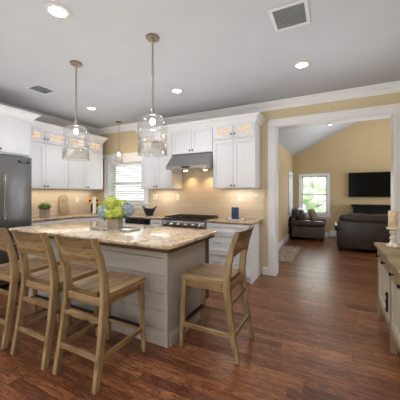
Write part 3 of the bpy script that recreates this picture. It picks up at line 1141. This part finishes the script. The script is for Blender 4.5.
# ------------------------------------------------------------------ bar stools
def make_stool(label):
    s = thing('bar_stool', label, 'stool', (0, 0, 0), 0, 'wooden counter stools around the island')
    for sx in (-1, 1):
        b = B()
        ys = [-.265, -.232, -.200, -.178, -.172, -.183, -.222, -.268]
        zs = [.004, .18, .38, .56, .66, .78, .94, 1.07]
        xs = [.212, .210, .207, .205, .203, .202, .201, .200]
        post(b, [(sx * x, y, z) for x, y, z in zip(xs, ys, zs)], .040, [.044, .048, .054, .060, .062, .056, .048, .040])
        lg = obj('back_leg', b, 'stool', s)
        b = B(); lathe(b, [(.014, 0), (.014, .005)], 12, Matrix.Translation((sx * .212, -.265, 0))); obj('foot_glide', b, 'chrome', lg)
        b = B()
        post(b, [(sx * .212, .262, .004), (sx * .203, .246, .34), (sx * .197, .232, .612)], [.036, .042, .046], [.036, .042, .046])
        lg = obj('front_leg', b, 'stool', s)
        b = B(); lathe(b, [(.014, 0), (.014, .005)], 12, Matrix.Translation((sx * .212, .262, 0))); obj('foot_glide', b, 'chrome', lg)
        b = B(); box(b, sx * .206 - .011, sx * .206 + .011, -.225, .245, .185, .222, .003); obj('side_stretcher', b, 'stool_y', s)
        b = B(); box(b, sx * .199 - .012, sx * .199 + .012, -.165, .225, .555, .612, .003); obj('side_apron', b, 'stool_y', s)
    b = B(); box(b, -.195, .195, .238, .260, .185, .222, .003); obj('front_stretcher', b, 'stool_x', s)
    b = B(); box(b, -.190, .190, .225, .266, .220, .228, .002); box(b, -.190, .190, .260, .266, .19, .228, .002); tag(obj('foot_rail', b, 'black', s), 'black metal plate on the front footrest')
    for z in (.190, .44):
        b = B(); yy = -.232 if z < .3 else -.198
        box(b, -.195, .195, yy - .011, yy + .011, z, z + .036, .003); obj('back_stretcher', b, 'stool_x', s)
    b = B(); box(b, -.185, .185, .215, .240, .555, .612, .003); obj('front_apron', b, 'stool_x', s)
    b = B(); box(b, -.185, .185, -.185, -.160, .555, .612, .003); obj('back_apron', b, 'stool_x', s)
    # seat of five planks, dished
    b = B()
    n = 5
    for k in range(n):
        x0 = -.226 + k * .452 / n + .001; x1 = -.226 + (k + 1) * .452 / n - .001
        t = bmesh.new()
        y0 = -.176 if 0 < k < n - 1 else -.142
        bmesh.ops.create_grid(t, x_segments=4, y_segments=10, size=.5)
        top = []
        for v in t.verts:
            v.co = Vector((x0 + (v.co.x + .5) * (x1 - x0), y0 + (v.co.y + .5) * (.262 - y0), .652))
        ext = bmesh.ops.extrude_face_region(t, geom=t.faces[:])
        for v in [g for g in ext['geom'] if isinstance(g, bmesh.types.BMVert)]:
            v.co.z = .612
        for v in t.verts:
            if v.co.z > .64:
                u = (v.co.x / .226); q = (v.co.y - .03) / .235
                v.co.z -= .011 * max(0, 1 - u * u) * max(0, 1 - q * q)
                if abs(v.co.x - x0) < 1e-5 or abs(v.co.x - x1) < 1e-5:
                    v.co.z -= .002
        bmesh.ops.recalc_face_normals(t, faces=t.faces[:])
        merge(b, t)
    obj('seat', b, 'stool_y', s)
    # curved backrest of three boards
    b = B()
    for z0, z1 in ((.845, .915), (.917, .988), (.990, 1.062)):
        t = bmesh.new()
        N = 14
        fr, bk = [], []
        for row, z in enumerate((z0, z1)):
            base_y = -.196 - (z - .80) * .27
            for k in range(N + 1):
                x = -.186 + .372 * k / N
                sag = .030 * (1 - (x / .186) ** 2)
                zz = z
                if z0 < .85 and row == 0:
                    zz += .030 * (1 - (x / .186) ** 2)
                if z1 > 1.05 and row == 1:
                    zz += .006 * (1 - (x / .186) ** 2)
                fr.append(t.verts.new((x, base_y - sag + .011, zz)))
                bk.append(t.verts.new((x, base_y - sag - .011, zz)))
        m1 = N + 1
        for k in range(N):
            t.faces.new((fr[k], fr[k + 1], fr[m1 + k + 1], fr[m1 + k])); t.faces.new((bk[k], bk[m1 + k], bk[m1 + k + 1], bk[k + 1]))
            t.faces.new((fr[k], bk[k], bk[k + 1], fr[k + 1])); t.faces.new((fr[m1 + k], fr[m1 + k + 1], bk[m1 + k + 1], bk[m1 + k]))
        for k in (0, N):
            t.faces.new((fr[k], fr[m1 + k], bk[m1 + k], bk[k]))
        bmesh.ops.recalc_face_normals(t, faces=t.faces[:])
        bmesh.ops.bevel(t, geom=[e for e in t.edges if e.calc_face_angle(0) > R(60)], offset=.003, segments=1, affect='EDGES')
        merge(b, t)
    obj('backrest', b, 'stool_x', s)
    return s


st = make_stool('wooden counter stool at front of island nearest its right corner')
st.location = (-1.682, 1.54, 0)
dup(st, (-2.238, 1.53, 0), 0, 'wooden counter stool in middle of row of three along island front')
dup(st, (-2.82, 1.53, 0), 0, 'wooden counter stool cut off by left picture edge')
dup(st, (-.958, 2.23, 0), R(90), 'wooden counter stool standing alone at right end of island, turned sideways')

# ------------------------------------------------------------------ pendants
def pendant(label, x, y, ztop, zneck, zbot, r, rod=.010, group='glass pendant lights'):
    p = thing('pendant_light', label, 'pendant light', (x, y, 0), 0, group)
    b = B(); lathe(b, [(.001, ztop - .034), (.012, ztop - .034), (.016, ztop - .026), (.058, ztop - .022), (.064, ztop - .016), (.064, ztop - .0005)], 28); obj('ceiling_canopy', b, 'aged_nickel', p, smooth=35)
    b = B(); tube(b, [(0, 0, ztop - .03), (0, 0, zneck + .05)], rod, 12)
    for z in (ztop - .05, zneck + (ztop - zneck) * .5, zneck + .06):
        lathe(b, [(rod, z - .012), (rod * 1.5, z - .008), (rod * 1.5, z + .008), (rod, z + .012)], 14)
    obj('rod', b, 'nickel', p, smooth=35)
    b = B(); lathe(b, [(.001, zneck + .058), (.016, zneck + .056), (.022, zneck + .045), (.022, zneck + .01), (.030, zneck + .004), (.030, zneck - .006), (.017, zneck - .012), (.017, zneck - .04), (.001, zneck - .04)], 20)
    obj('socket', b, 'nickel', p, smooth=35)
    b = B(); t = bmesh.new(); bmesh.ops.create_uvsphere(t, u_segments=16, v_segments=10, radius=.026)
    for v in t.verts:
        v.co.z *= 1.25
    merge(b, t, Matrix.Translation((0, 0, zneck - .068))); obj('bulb', b, 'bulb', p, smooth=60)
    zb = zbot + (zneck - zbot) * .30
    pr = [(.026, zneck)]
    for k in range(1, 13):
        a = (PI / 2) * k / 12
        pr.append((.026 + (r - .026) * math.sin(a), zneck - (r * .85) * (1 - math.cos(a))))
    pr.append((r, zb + .004)); pr.append((r + .003, zb)); pr.append((r, zb - .003))
    b = B(); lathe(b, pr, 40, cap=False); sh = obj('glass_shade', b, 'shade_glass', p, smooth=60)
    b = B(); lathe(b, [(r - .002, zb - .003), (r - .004, zbot), (r - .001, zbot - .003), (r + .001, zbot), (r - .001, zb - .003)], 40, cap=False)
    obj('glass_band', b, 'band_glass', sh, smooth=60)
    point('pendant_bulb_light', (x, y, zneck - .068), 5 if r > .1 else 3, (1, .82, .6), .035)
    return p


pendant('clear glass bell pendant light above island, left of the two', -2.64, 2.02, CZ, 2.165, 1.77, .143)
pendant('clear glass bell pendant light above island, right and nearest of the two', -1.546, 2.02, CZ, 2.14, 1.75, .14)
pendant('small clear glass pendant light hanging before blinds window over the sink', -4.02, 4.10, CZ, 2.27, 2.03, .09, .006)


# ------------------------------------------------------------------ recessed lights and vents
def can(label, x, y, z, r=.1, tilt=0.0, power=26, link=True):
    p = thing('recessed_light', label, 'ceiling light', (x, y, z), 0, 'recessed ceiling lights')
    p.rotation_euler = (0, tilt, 0)
    b = B(); lathe(b, [(r * .64, -.0005), (r * .66, -.008), (r * .95, -.010), (r * 1.02, -.006), (r * 1.03, -.0005)], 32, cap=False); obj('trim_ring', b, 'can_ring', p, smooth=50)
    b = B(); lathe(b, [(r * .655, -.004), (.001, -.004)], 32, cap=False); obj('lens', b, 'led', p)
    if power:
        spot('recessed_or_fill_lamp', (x, y, z - .03), power, (.97, .98, 1.0), R(150), .07, 1.0)
    return p


can('round recessed ceiling light at upper left, nearest the camera', -2.02, 1.375, CZ, .103)
can('round recessed ceiling light nearest the wide opening, below the right ceiling vent', -.325, 3.25, CZ, .1)
can('round recessed ceiling light just right of the nearest pendant rod, above range hood', -2.04, 3.24, CZ, .1)
can('round recessed ceiling light just right of left pendant rod, before the corner', -3.80, 3.22, CZ, .1)
for x, y in ((-3.8, 1.375), (-.3, 1.0), (-2.0, -.9), (-3.9, -.9), (-.3, -.9)):  # unseen lamps without fixtures, added to brighten the room
    spot('recessed_or_fill_lamp', (x, y, CZ - .04), 26, (.97, .98, 1.0), R(150), .07, 1.0)
a = math.atan(SL)
xl = .62
can('small recessed light in sloped grey ceiling of living room', -.05, 7.6, vz(-.05), .09, -a, 16)


def vent(label, x0, x1, y0, y1, along):
    v = thing('ceiling_vent', label, 'air vent', ((x0 + x1) / 2, (y0 + y1) / 2, CZ), 0, 'ceiling air vents')
    w, d = (x1 - x0) / 2, (y1 - y0) / 2
    b = B()
    f = .028
    for q in ((-w, w, -d, -d + f), (-w, w, d - f, d), (-w, -w + f, -d + f, d - f), (w - f, w, -d + f, d - f)):
        box(b, *q, -.012, 0, .003)
    obj('frame', b, 'vent_white', v)
    b = B(); box(b, -w + f, w - f, -d + f, d - f, -.002, -.0005); obj('backing', b, 'vent_dark', v)
    n = 11
    for k in range(n):
        b = B()
        yy = -d + f + (2 * (d - f)) * (k + .5) / n
        box(b, -w + f, w - f, -.011, .011, -.0008, .0008, mat=Matrix.Translation((0, yy, -.0095)) @ Matrix.Rotation(R(38), 4, 'X'))
        obj('slat', b, 'vent_white', v)
    return v


vent('white slatted ceiling vent at top right of picture', -.475, -.175, 2.15, 2.47, 'x')
vent('white slatted ceiling vent above left cabinets near fridge', -3.89, -3.60, 2.15, 2.45, 'x')

# ------------------------------------------------------------------ window blind
c = thing('window_blind', 'white horizontal slat blind lowered over kitchen window', 'blind', ((WX0 + WX1) / 2, WY + .045, 0))
hw = (WX1 - WX0) / 2 - .016
b = B(); box(b, -hw, hw, -.025, .02, WZ1 - .062, WZ1 - .014, .003); obj('head_rail', b, 'blind', c)
b = B(); box(b, -hw, hw, -.02, .02, WZ0 + .004, WZ0 + .022, .003); obj('bottom_rail', b, 'blind', c)
n = 16
for k in range(n):
    z = WZ0 + .05 + (WZ1 - .085 - WZ0 - .05) * k / (n - 1)
    b = B(); box(b, -hw, hw, -.026, .026, -.0015, .0015, mat=Matrix.Translation((0, 0, z)) @ Matrix.Rotation(R(36), 4, 'X')); obj('slat', b, 'blind', c)
for xx in (-.33, .33):
    b = B(); tube(b, [(xx, -.026, WZ0 + .01), (xx, -.026, WZ1 - .04)], .0012, 6); obj('cord', b, 'blind', c)


# ------------------------------------------------------------------ wall plates
def plate(name, label, loc, rz, w=.075, h=.118, n=1, outlet=True, cat='outlet'):
    p = thing(name, label, cat, loc, rz)
    b = B(); box(b, -w / 2, w / 2, -.006, 0, -h / 2, h / 2, .003); obj('cover_plate', b, 'plate', p)
    for k in range(n):
        x = (k - (n - 1) / 2) * .046
        if outlet:
            for zz in (-.024, .024):
                b = B(); box(b, x - .015, x + .015, -.009, -.005, zz - .014, zz + .014, .004); obj('socket', b, 'white', p)
        else:
            b = B(); box(b, x - .008, x + .008, -.016, -.005, -.016, .016, .003); obj('toggle', b, 'white', p)


plate('wall_outlet', 'ivory wall outlet on tile left of range, above navy bowl', (-3.31, WY - .009, 1.305), 0, .115, n=2)
plate('light_switch', 'ivory light switch plate on tile behind gas range', (-2.76, WY - .009, 1.305), 0, outlet=False, cat='light switch')
plate('wall_outlet', 'ivory wall outlet on tile above blue candle', (-1.46, WY - .009, 1.30), 0)
plate('light_switch', 'small ivory plate on tile at right end, near opening', (-1.16, WY - .009, 1.345), 0, .10, .05, 2, outlet=False, cat='light switch')
plate('wall_outlet', 'white wall outlet on left tile between arched board and sunflowers', (LX + .009, 3.84, 1.235), R(90))
b = B(); box(b, 0, .035, -.05, .05, -.09, .09, .006)
o = obj('door_chime', b, 'white', label='small white box high on left wall of living room', cat='wall box'); o.location = (LLX, 6.5, 2.07)

# ------------------------------------------------------------------ island centrepiece
IZ = .926
tr = thing('mosaic_tray', 'flat mosaic glass tray under hydrangea box on island', 'tray', (-2.43, 2.42, IZ + .001), R(4))
b = B(); box(b, -.29, .29, -.13, .13, 0, .012, .004); obj('tray_base', b, 'mosaic', tr)
b = B()
for q in ((-.29, .29, -.13, -.122), (-.29, .29, .122, .13), (-.29, -.282, -.13, .13), (.282, .29, -.13, .13)):
    box(b, *q, .010, .022, .002)
obj('rim', b, 'chrome', tr)


def flower_head(parent, x, y, z, r, mat, seed, name='flower_head', label=None):
    rnd = random.Random(seed)
    b = B()
    t = bmesh.new(); bmesh.ops.create_icosphere(t, subdivisions=2, radius=r * .74); merge(b, t, Matrix.Translation((x, y, z)))
    t = bmesh.new()
    n = 130
    for k in range(n):
        zz = 1 - 2 * (k + .5) / n
        ph = k * 2.39996
        q = math.sqrt(max(0, 1 - zz * zz))
        d = Vector((q * math.cos(ph), q * math.sin(ph), zz))
        rr = r * rnd.uniform(.80, 1.10)
        p = Vector((x, y, z)) + d * rr
        a = d.orthogonal().normalized(); c2 = d.cross(a)
        th = rnd.uniform(0, PI)
        u = a * math.cos(th) + c2 * math.sin(th); w = d.cross(u)
        s = r * .17
        for e in (u, w, -u, -w):
            f = d.cross(e)
            vs = [t.verts.new(p), t.verts.new(p + e * s * .6 + f * s * .42 + d * s * .25), t.verts.new(p + e * s * 1.1 + d * s * .12), t.verts.new(p + e * s * .6 - f * s * .42 + d * s * .25)]
            t.faces.new(vs)
    merge(b, t)
    o = obj(name, b, mat, parent)
    if label:
        o['label'] = label
    return o


c = thing('hydrangea_planter', 'square whitewashed box of green and blue hydrangeas on island tray', 'flower arrangement', (-2.455, 2.44, IZ + .0135), R(24))
b = B()
S = .072
for q in ((-S, S, -S, -S + .012), (-S, S, S - .012, S), (-S, -S + .012, -S, S), (S - .012, S, -S, S)):
    box(b, *q, 0, .13, .002)
box(b, -S + .006, S - .006, -S + .006, S - .006, 0, .115)
obj('planter_box', b, 'planter', c)
H = [(-.05, .0, .315, .100, 'g'), (.06, -.075, .205, .085, 'g'), (-.03, -.105, .185, .072, 'g'), (-.115, -.07, .205, .078, 'b'), (-.165, .02, .225, .078, 'g'),
     (.150, -.01, .235, .082, 'b'), (.075, .03, .285, .080, 'g'), (-.09, .11, .26, .085, 'g'), (.05, .12, .24, .085, 'g'), (.15, .10, .22, .07, 'b')]
for k, (x, y, z, r, m_) in enumerate(H):
    flower_head(c, x, y, z, r, 'hyd_green' if m_ == 'g' else 'hyd_blue', k, label='lime green hydrangea head' if m_ == 'g' else 'pale blue hydrangea head')


def leaf(parent, p, dirv, l, w, mat='leaf', name='leaf'):
    t = bmesh.new()
    d = Vector(dirv).normalized(); s = d.cross(Vector((0, 0, 1))).normalized(); up = s.cross(d)
    N = 6
    rows = []
    for k in range(N + 1):
        u = k / N
        hw_ = w * math.sin(PI * min(1, u * .95 + .03)) ** .8
        c0 = Vector(p) + d * l * u - Vector((0, 0, 1)) * l * .35 * u * u
        rows.append([t.verts.new(c0 - s * hw_ + up * hw_ * .3), t.verts.new(c0), t.verts.new(c0 + s * hw_ + up * hw_ * .3)])
    for a, e in zip(rows, rows[1:]):
        t.faces.new((a[0], a[1], e[1], e[0])); t.faces.new((a[1], a[2], e[2], e[1]))
    b = B(); merge(b, t)
    obj(name, b, mat, parent)


for k, ang in enumerate((20, 75, 130, 200, 250, 310, 345)):
    leaf(c, (.06 * math.cos(R(ang)), .06 * math.sin(R(ang)), .14), (math.cos(R(ang)), math.sin(R(ang)), .15), .14, .04)

# ------------------------------------------------------------------ things on the wall counters
c = thing('potted_boxwood', 'small round boxwood in ribbed grey square pot on left counter', 'potted plant', (-4.74, 2.97, KT), R(70))
b = B(); box(b, -.075, .075, -.075, .075, 0, .145, .003)
for k in range(7):
    x = -.07 + k * .0233
    box(b, x - .004, x + .004, -.080, -.070, .01, .138, .002)
obj('pot', b, 'pot', c)
b = B()
rnd = random.Random(3)
t = bmesh.new(); bmesh.ops.create_icosphere(t, subdivisions=3, radius=.1)
for v in t.verts:
    v.co *= rnd.uniform(.85, 1.05); v.co.z *= .72
merge(b, t, Matrix.Translation((0, 0, .185)))
t = bmesh.new()
for k in range(420):
    zz = rnd.uniform(-.2, 1); ph = rnd.uniform(0, 2 * PI); q = math.sqrt(1 - zz * zz)
    d = Vector((q * math.cos(ph), q * math.sin(ph), zz))
    p = Vector((d.x * .104, d.y * .104, .185 + d.z * .078))
    a = d.orthogonal().normalized(); e = (a * math.cos(ph * 7) + d.cross(a) * math.sin(ph * 7) + d * .6).normalized(); f = e.cross(d).normalized()
    t.faces.new([t.verts.new(p), t.verts.new(p + e * .009 + f * .005), t.verts.new(p + e * .018), t.verts.new(p + e * .009 - f * .005)])
merge(b, t)
obj('foliage', b, 'boxwood', c)

# arched board leaning on the left tile
b = B()
pts = [(-.11, 0)] + [(-.11 + .0, .30)] + [(.11 * math.cos(a_), .30 + .12 * math.sin(a_)) for a_ in [PI - PI * k / 16 for k in range(1, 16)]] + [(.11, .30), (.11, 0)]
tmp = B(); prism(tmp, pts, 0, .014, .003)
merge(b, tmp, Matrix.Rotation(R(84), 4, 'X'))
o = obj('serving_board', b, 'board_wood', label='pale arched wooden board leaning on left tile behind counter', cat='serving board', smooth=30)
o.location = (LX + .045, 3.52, KT + .003); o.rotation_euler = (0, 0, R(90))

c = thing('paper_towel_holder', 'white paper towel roll on stand before sunflower vase', 'paper towel holder', (-4.52, 3.90, KT))
b = B(); lathe(b, [(.075, 0), (.075, .008), (.07, .012), (.001, .012)], 24); obj('base', b, 'chrome', c, smooth=40)
b = B(); lathe(b, [(.034, .013), (.034, .36), (.012, .36), (.012, .355)], 24); obj('paper_roll', b, 'paper', c, smooth=40)
b = B(); tube(b, [(0, 0, .01), (0, 0, .39)], .006, 10); lathe(b, [(.001, .39), (.012, .395), (.012, .41), (.001, .42)], 12); obj('post', b, 'chrome', c, smooth=40)
for hx, hy in ((0, 0),):
    pass
c = thing('sunflower_vase', 'black vase with two yellow sunflowers in counter corner', 'vase', (-4.70, 4.07, KT))
b = B(); lathe(b, [(.05, 0), (.085, .02), (.092, .10), (.085, .19), (.07, .21), (.062, .21), (.06, .18), (.001, .17)], 24); obj('vase_body', b, 'black_gloss', c, smooth=50)


def sunflower(parent, x, y, z, yaw):
    b = B(); tube(b, [(x * .2, y * .2, .16), (x * .8, y * .8, z - .03), (x, y, z)], .005, 8)
    s = obj('stem', b, 'leaf', parent)
    MM = Matrix.Translation((x, y, z)) @ Matrix.Rotation(yaw, 4, 'Z') @ Matrix.Rotation(R(80), 4, 'X')
    b = B(); lathe(b, [(.001, .012), (.02, .016), (.030, .006), (.030, -.004), (.001, -.006)], 18, MM); obj('seed_disc', b, 'seed_brown', s)
    for ring, (n_, l_) in enumerate(((16, .075), (13, .062))):
        t = bmesh.new()
        for k in range(n_):
            a_ = 2 * PI * k / n_ + ring * .2
            e = Vector((math.cos(a_), math.sin(a_), 0)); f = Vector((-math.sin(a_), math.cos(a_), 0)); zz = Vector((0, 0, .004 * ring))
            t.faces.new([t.verts.new(e * .024 + zz), t.verts.new(e * l_ * .6 + f * .013 + zz), t.verts.new(e * l_ + zz * 3), t.verts.new(e * l_ * .6 - f * .013 + zz)])
        b = B(); merge(b, t, MM); obj('petals', b, 'petal_yellow', s)


sunflower(c, -.085, -.06, .270, R(25))
sunflower(c, .065, .0, .280, R(35))
for ang in (200, 330, 60):
    leaf(c, (0, 0, .21), (math.cos(R(ang)), math.sin(R(ang)), .5), .1, .025)

# navy winged bowl
c = thing('winged_bowl', 'navy blue bowl with two upright winged handles on back counter', 'bowl', (-3.23, 4.12, KT), R(12))
b = B()
t = bmesh.new()
rings = []
for (hx, hy, z) in ((.062, .04, 0), (.075, .05, .02), (.115, .075, .10), (.125, .08, .135), (.119, .075, .135), (.068, .045, .025)):
    rings.append([t.verts.new((hx * math.copysign(abs(math.cos(u)) ** .6, math.cos(u)), hy * math.copysign(abs(math.sin(u)) ** .6, math.sin(u)), z + (.03 * abs(math.cos(u)) ** 3 if z > .09 else 0))) for u in [2 * PI * k / 28 for k in range(28)]])
for a_, e in zip(rings, rings[1:]):
    for k in range(28):
        t.faces.new((a_[k], a_[(k + 1) % 28], e[(k + 1) % 28], e[k]))
t.faces.new(rings[0][::-1]); t.faces.new(rings[-1])
bmesh.ops.recalc_face_normals(t, faces=t.faces[:])
merge(b, t)
obj('bowl_body', b, 'navy', c, smooth=50)
for sx in (-1, 1):
    b = B(); tube(b, [(sx * .118, -.035, .155), (sx * .145, -.03, .175), (sx * .150, 0, .18), (sx * .145, .03, .175), (sx * .118, .035, .155)], .008, 8); obj('handle', b, 'navy', c, smooth=50)

# blue candle on its stone tray
c = thing('stone_tray', 'low grey stone tray on counter right of range', 'tray', (-1.46, 4.10, KT), 0)
b = B(); prism(b, roundpoly([(-.18, -.09), (.18, -.09), (.18, .09), (-.18, .09)], .02), 0, .012, .003); obj('tray_base', b, 'mosaic', c)
b = B()
for q in ((-.18, .18, -.09, -.083), (-.18, .18, .083, .09), (-.18, -.173, -.085, .085), (.173, .18, -.085, .085)):
    box(b, *q, .010, .020, .002)
obj('rim', b, 'chrome', c)
c = thing('blue_candle', 'blue pillar candle standing on stone tray near opening', 'candle', (-1.45, 4.12, KT + .013), 0)
b = B(); lathe(b, [(.060, 0), (.062, .004), (.062, .19), (.058, .195), (.01, .188), (.001, .188)], 26); obj('wax', b, 'blue_wax', c, smooth=40)
b = B(); tube(b, [(0, 0, .185), (0, 0, .205)], .002, 6); obj('wick', b, 'black', c)

# ------------------------------------------------------------------ sideboard on the right
SX0, SX1, SY0, SY1 = .445, .895, 1.36, 3.52
c = thing('sideboard', 'weathered light wood sideboard with black knobs against right wall', 'sideboard', (SX0, SY0, 0), 0)
D, Ln = SX1 - SX0, SY1 - SY0
b = B(); box(b, -.03, D + .012, -.03, Ln + .03, .792, .827, .006, 2); obj('top', b, 'buffet', c)
b = B(); box(b, .02, D, .02, Ln - .02, .20, .792); obj('carcass', b, 'buffet_panel', c)
posts = [0, .70, 1.40, Ln - .055]
for k, yy in enumerate(posts):
    for xx in ((0,) if k in (1, 2) else (0, D - .055)):
        b = B(); post(b, [(xx + .0275, yy + .0275, 0), (xx + .0275, yy + .0275, .10), (xx + .0275, yy + .0275, .792)], [.045, .055, .055], [.045, .055, .055]); obj('leg', b, 'buffet_z', c)
b = B(); box(b, .004, .03, .05, Ln - .05, .165, .215, .003); obj('bottom_rail', b, 'buffet', c)
b = B(); box(b, .03, D - .02, .03, Ln - .03, .16, .18); obj('bottom_shelf', b, 'buffet', c)
for k in range(3):
    y0, y1 = posts[k] + .06, posts[k + 1] - .005
    RM = Matrix.Rotation(R(-90), 4, 'Z')   # local x -> -Y, local y -> X
    tmp = B(); box(tmp, -(y1), -(y0), -.004, .02, .655, .785, .003); box(tmp, -(y1) + .012, -(y0) - .012, -.009, .0, .668, .772, .003)
    b = B(); merge(b, tmp, RM); d = obj('drawer', b, 'buffet', c)
    for f in (.26, .74):
        b = B(); yk = y0 + (y1 - y0) * f
        lathe(b, [(.009, 0), (.006, .014), (.015, .018), (.017, .026), (.012, .032), (.001, .033)], 14, Matrix.Translation((-.009, yk, .722)) @ Matrix.Rotation(R(-90), 4, 'Y')); obj('knob', b, 'black', d, smooth=40)
    tmp = B(); shaker(tmp, -(y1), -(y0), .218, .645, s=.06, y=.018, th=.014, rec=.012)
    b = B(); merge(b, tmp, RM); d = obj('door', b, 'buffet_panel', c)
    b = B(); yl = y1 - .30 if k % 2 == 0 else y0 + .22
    yl = y0 + .10
    box(b, -.010, .005, yl - .013, yl + .013, .29, .47, .003)
    for zz in (.31, .38, .45):
        box(b, -.016, -.004, yl - .02, yl + .02, zz - .008, zz + .008, .003)
    obj('latch', b, 'black', d)

c = thing('candle_holder', 'distressed white turned candlestick on sideboard', 'candlestick', (.555, 3.32, .8275))
b = B(); prism(b, roundpoly([(.064 * math.cos(R(22.5 + 45 * k)), .064 * math.sin(R(22.5 + 45 * k))) for k in range(8)], .01, 3), 0, .02, .004)
lathe(b, [(.048, .02), (.050, .028), (.034, .036), (.026, .050), (.022, .07), (.030, .082), (.032, .092), (.022, .104), (.020, .12), (.030, .14), (.034, .152), (.024, .162), (.024, .168), (.046, .176), (.058, .186), (.060, .196), (.054, .198), (.001, .190)], 28)
obj('stem', b, 'holder', c, smooth=35)
c2 = thing('pillar_candle', 'speckled ivory pillar candle on white candlestick', 'candle', (.555, 3.32, .8275 + .1905))
b = B(); lathe(b, [(.040, 0), (.042, .004), (.042, .175), (.038, .181), (.012, .172), (.001, .172)], 26); obj('wax', b, 'candle', c2, smooth=40)
b = B(); tube(b, [(0, 0, .17), (.002, 0, .188)], .0015, 6); obj('wick', b, 'black', c2)

# ------------------------------------------------------------------ living room
c = thing('leather_sofa', 'dark brown leather sofa seen from behind, facing the television', 'sofa', (1.08, 7.02, 0))
b = B(); box(b, -.98, .98, .0, .12, .08, .74, .03, 3); 
t = bmesh.new()
merge(b, t)
for k in range(7):
    x = -.86 + k * .287
    box(b, x - .003, x + .003, -.004, .01, .10, .74, .001)
obj('back_panel', b, 'leather', c, smooth=40)
b = B(); puff(b, -.96, .96, -.01, .26, .68, .89, .38); obj('back_roll', b, 'leather', c, smooth=60)
b = B(); box(b, -.96, .96, .1, .9, .08, .36, .03, 3); obj('seat_base', b, 'leather', c, smooth=40)
for k in range(3):
    b = B(); puff(b, -.86 + k * .575, -.29 + k * .575, .2, .94, .34, .50, .3); obj('seat_cushion', b, 'leather', c, smooth=60)
    b = B(); puff(b, -.86 + k * .575, -.29 + k * .575, .14, .40, .44, .90, .4); obj('back_cushion', b, 'leather', c, smooth=60)
for sx in (-1, 1):
    b = B(); box(b, *sorted((sx * .86, sx * 1.0)), .02, .94, .08, .50, .03, 3)
    puff(b, *sorted((sx * .83, sx * 1.05)), -.01, .97, .44, .64, .6); obj('arm', b, 'leather', c, smooth=60)
    for yy in (.06, .86):
        b = B(); lathe(b, [(.022, 0), (.034, .085)], 14, Matrix.Translation((sx * .92, yy, 0))); obj('foot', b, 'black', c)
c = thing('leather_armchair', 'dark brown leather armchair below living room windows', 'armchair', (-1.14, 8.08, 0))
# local: back towards -X (wall), faces +X
b = B(); box(b, .04, .92, .12, .90, .08, .36, .03, 3); obj('seat_base', b, 'leather', c, smooth=40)
b = B(); box(b, .02, .14, .06, .96, .08, .72, .03, 3); puff(b, .0, .27, .04, .98, .60, .93, .45); obj('back_panel', b, 'leather', c, smooth=60)
b = B(); puff(b, .10, .38, .16, .88, .42, .90, .45); obj('back_cushion', b, 'leather', c, smooth=60)
b = B(); puff(b, .22, .90, .18, .86, .34, .50, .3); obj('seat_cushion', b, 'leather', c, smooth=60)
for y0, y1 in ((0, .17), (.87, 1.04)):
    b = B(); box(b, .06, .90, y0 + .02, y1 - .02, .08, .45, .03, 3); a_ = obj('arm_side', b, 'leather_side', c, smooth=40)
    b = B(); puff(b, .0, .95, y0 - .02, y1 + .02, .40, .585, .5); obj('arm', b, 'leather', c, smooth=60)
    for xx in (.12, .84):
        b = B(); lathe(b, [(.022, 0), (.034, .085)], 14, Matrix.Translation((xx, (y0 + y1) / 2, 0))); obj('foot', b, 'black', c)
b = B(); puff(b, -.21, .21, -.06, .06, -.18, .18, .55)
o = obj('throw_pillow', b, 'tan_fabric', label='tan patterned pillow on brown leather armchair', cat='pillow', smooth=60)
o.location = (-1.14 + .60, 8.44, .735); o.rotation_euler = (R(-20), 0, R(75))
c = thing('television', 'large black flat television mounted on far tan wall', 'television', (1.12, FY, 0))
b = B(); box(b, -.70, .70, -.075, -.03, 1.265, 2.0, .006); obj('housing', b, 'black', c)
b = B(); box(b, -.685, .685, -.078, -.074, 1.28, 1.985, .002); obj('screen', b, 'screen', c)
b = B(); box(b, -.2, .2, -.035, -.001, 1.45, 1.8); obj('wall_bracket', b, 'black', c)
c = thing('fireplace', 'black electric fireplace unit with mantel below television', 'fireplace', (1.15, FY - .005, 0))
b = B(); box(b, -.62, .62, -.33, -.0, 0, .98, .01); obj('surround', b, 'black', c)
b = B(); box(b, -.66, .66, -.38, -.0, .98, 1.045, .01); obj('mantel', b, 'black', c)
b = B(); box(b, -.38, .38, -.336, -.32, .12, .72, .005); obj('firebox_glass', b, 'black_gloss', c)
for k in (-1, 1):
    b = B(); box(b, k * .5 - .06, k * .5 + .06, -.345, -.32, 0.02, .95, .006); obj('pilaster', b, 'black', c)
c = thing('baseboard_heater', 'white baseboard heater on far wall between armchair and sofa', 'heater', (.15, FY, 0))
b = B(); box(b, -.25, .36, -.06, -.0, 0.02, .20, .008); obj('cover', b, 'white', c)
b = B(); box(b, -.24, .35, -.064, -.058, .05, .065); box(b, -.24, .35, -.064, -.058, .165, .175); obj('vent_slot', b, 'vent_dark', c)
b = B(); box(b, -1.17, -.73, 5.45, 7.05, .0, .010, .003)
obj('area_rug', b, 'rug', label='patterned grey beige rug on wood floor just beyond opening', cat='rug')
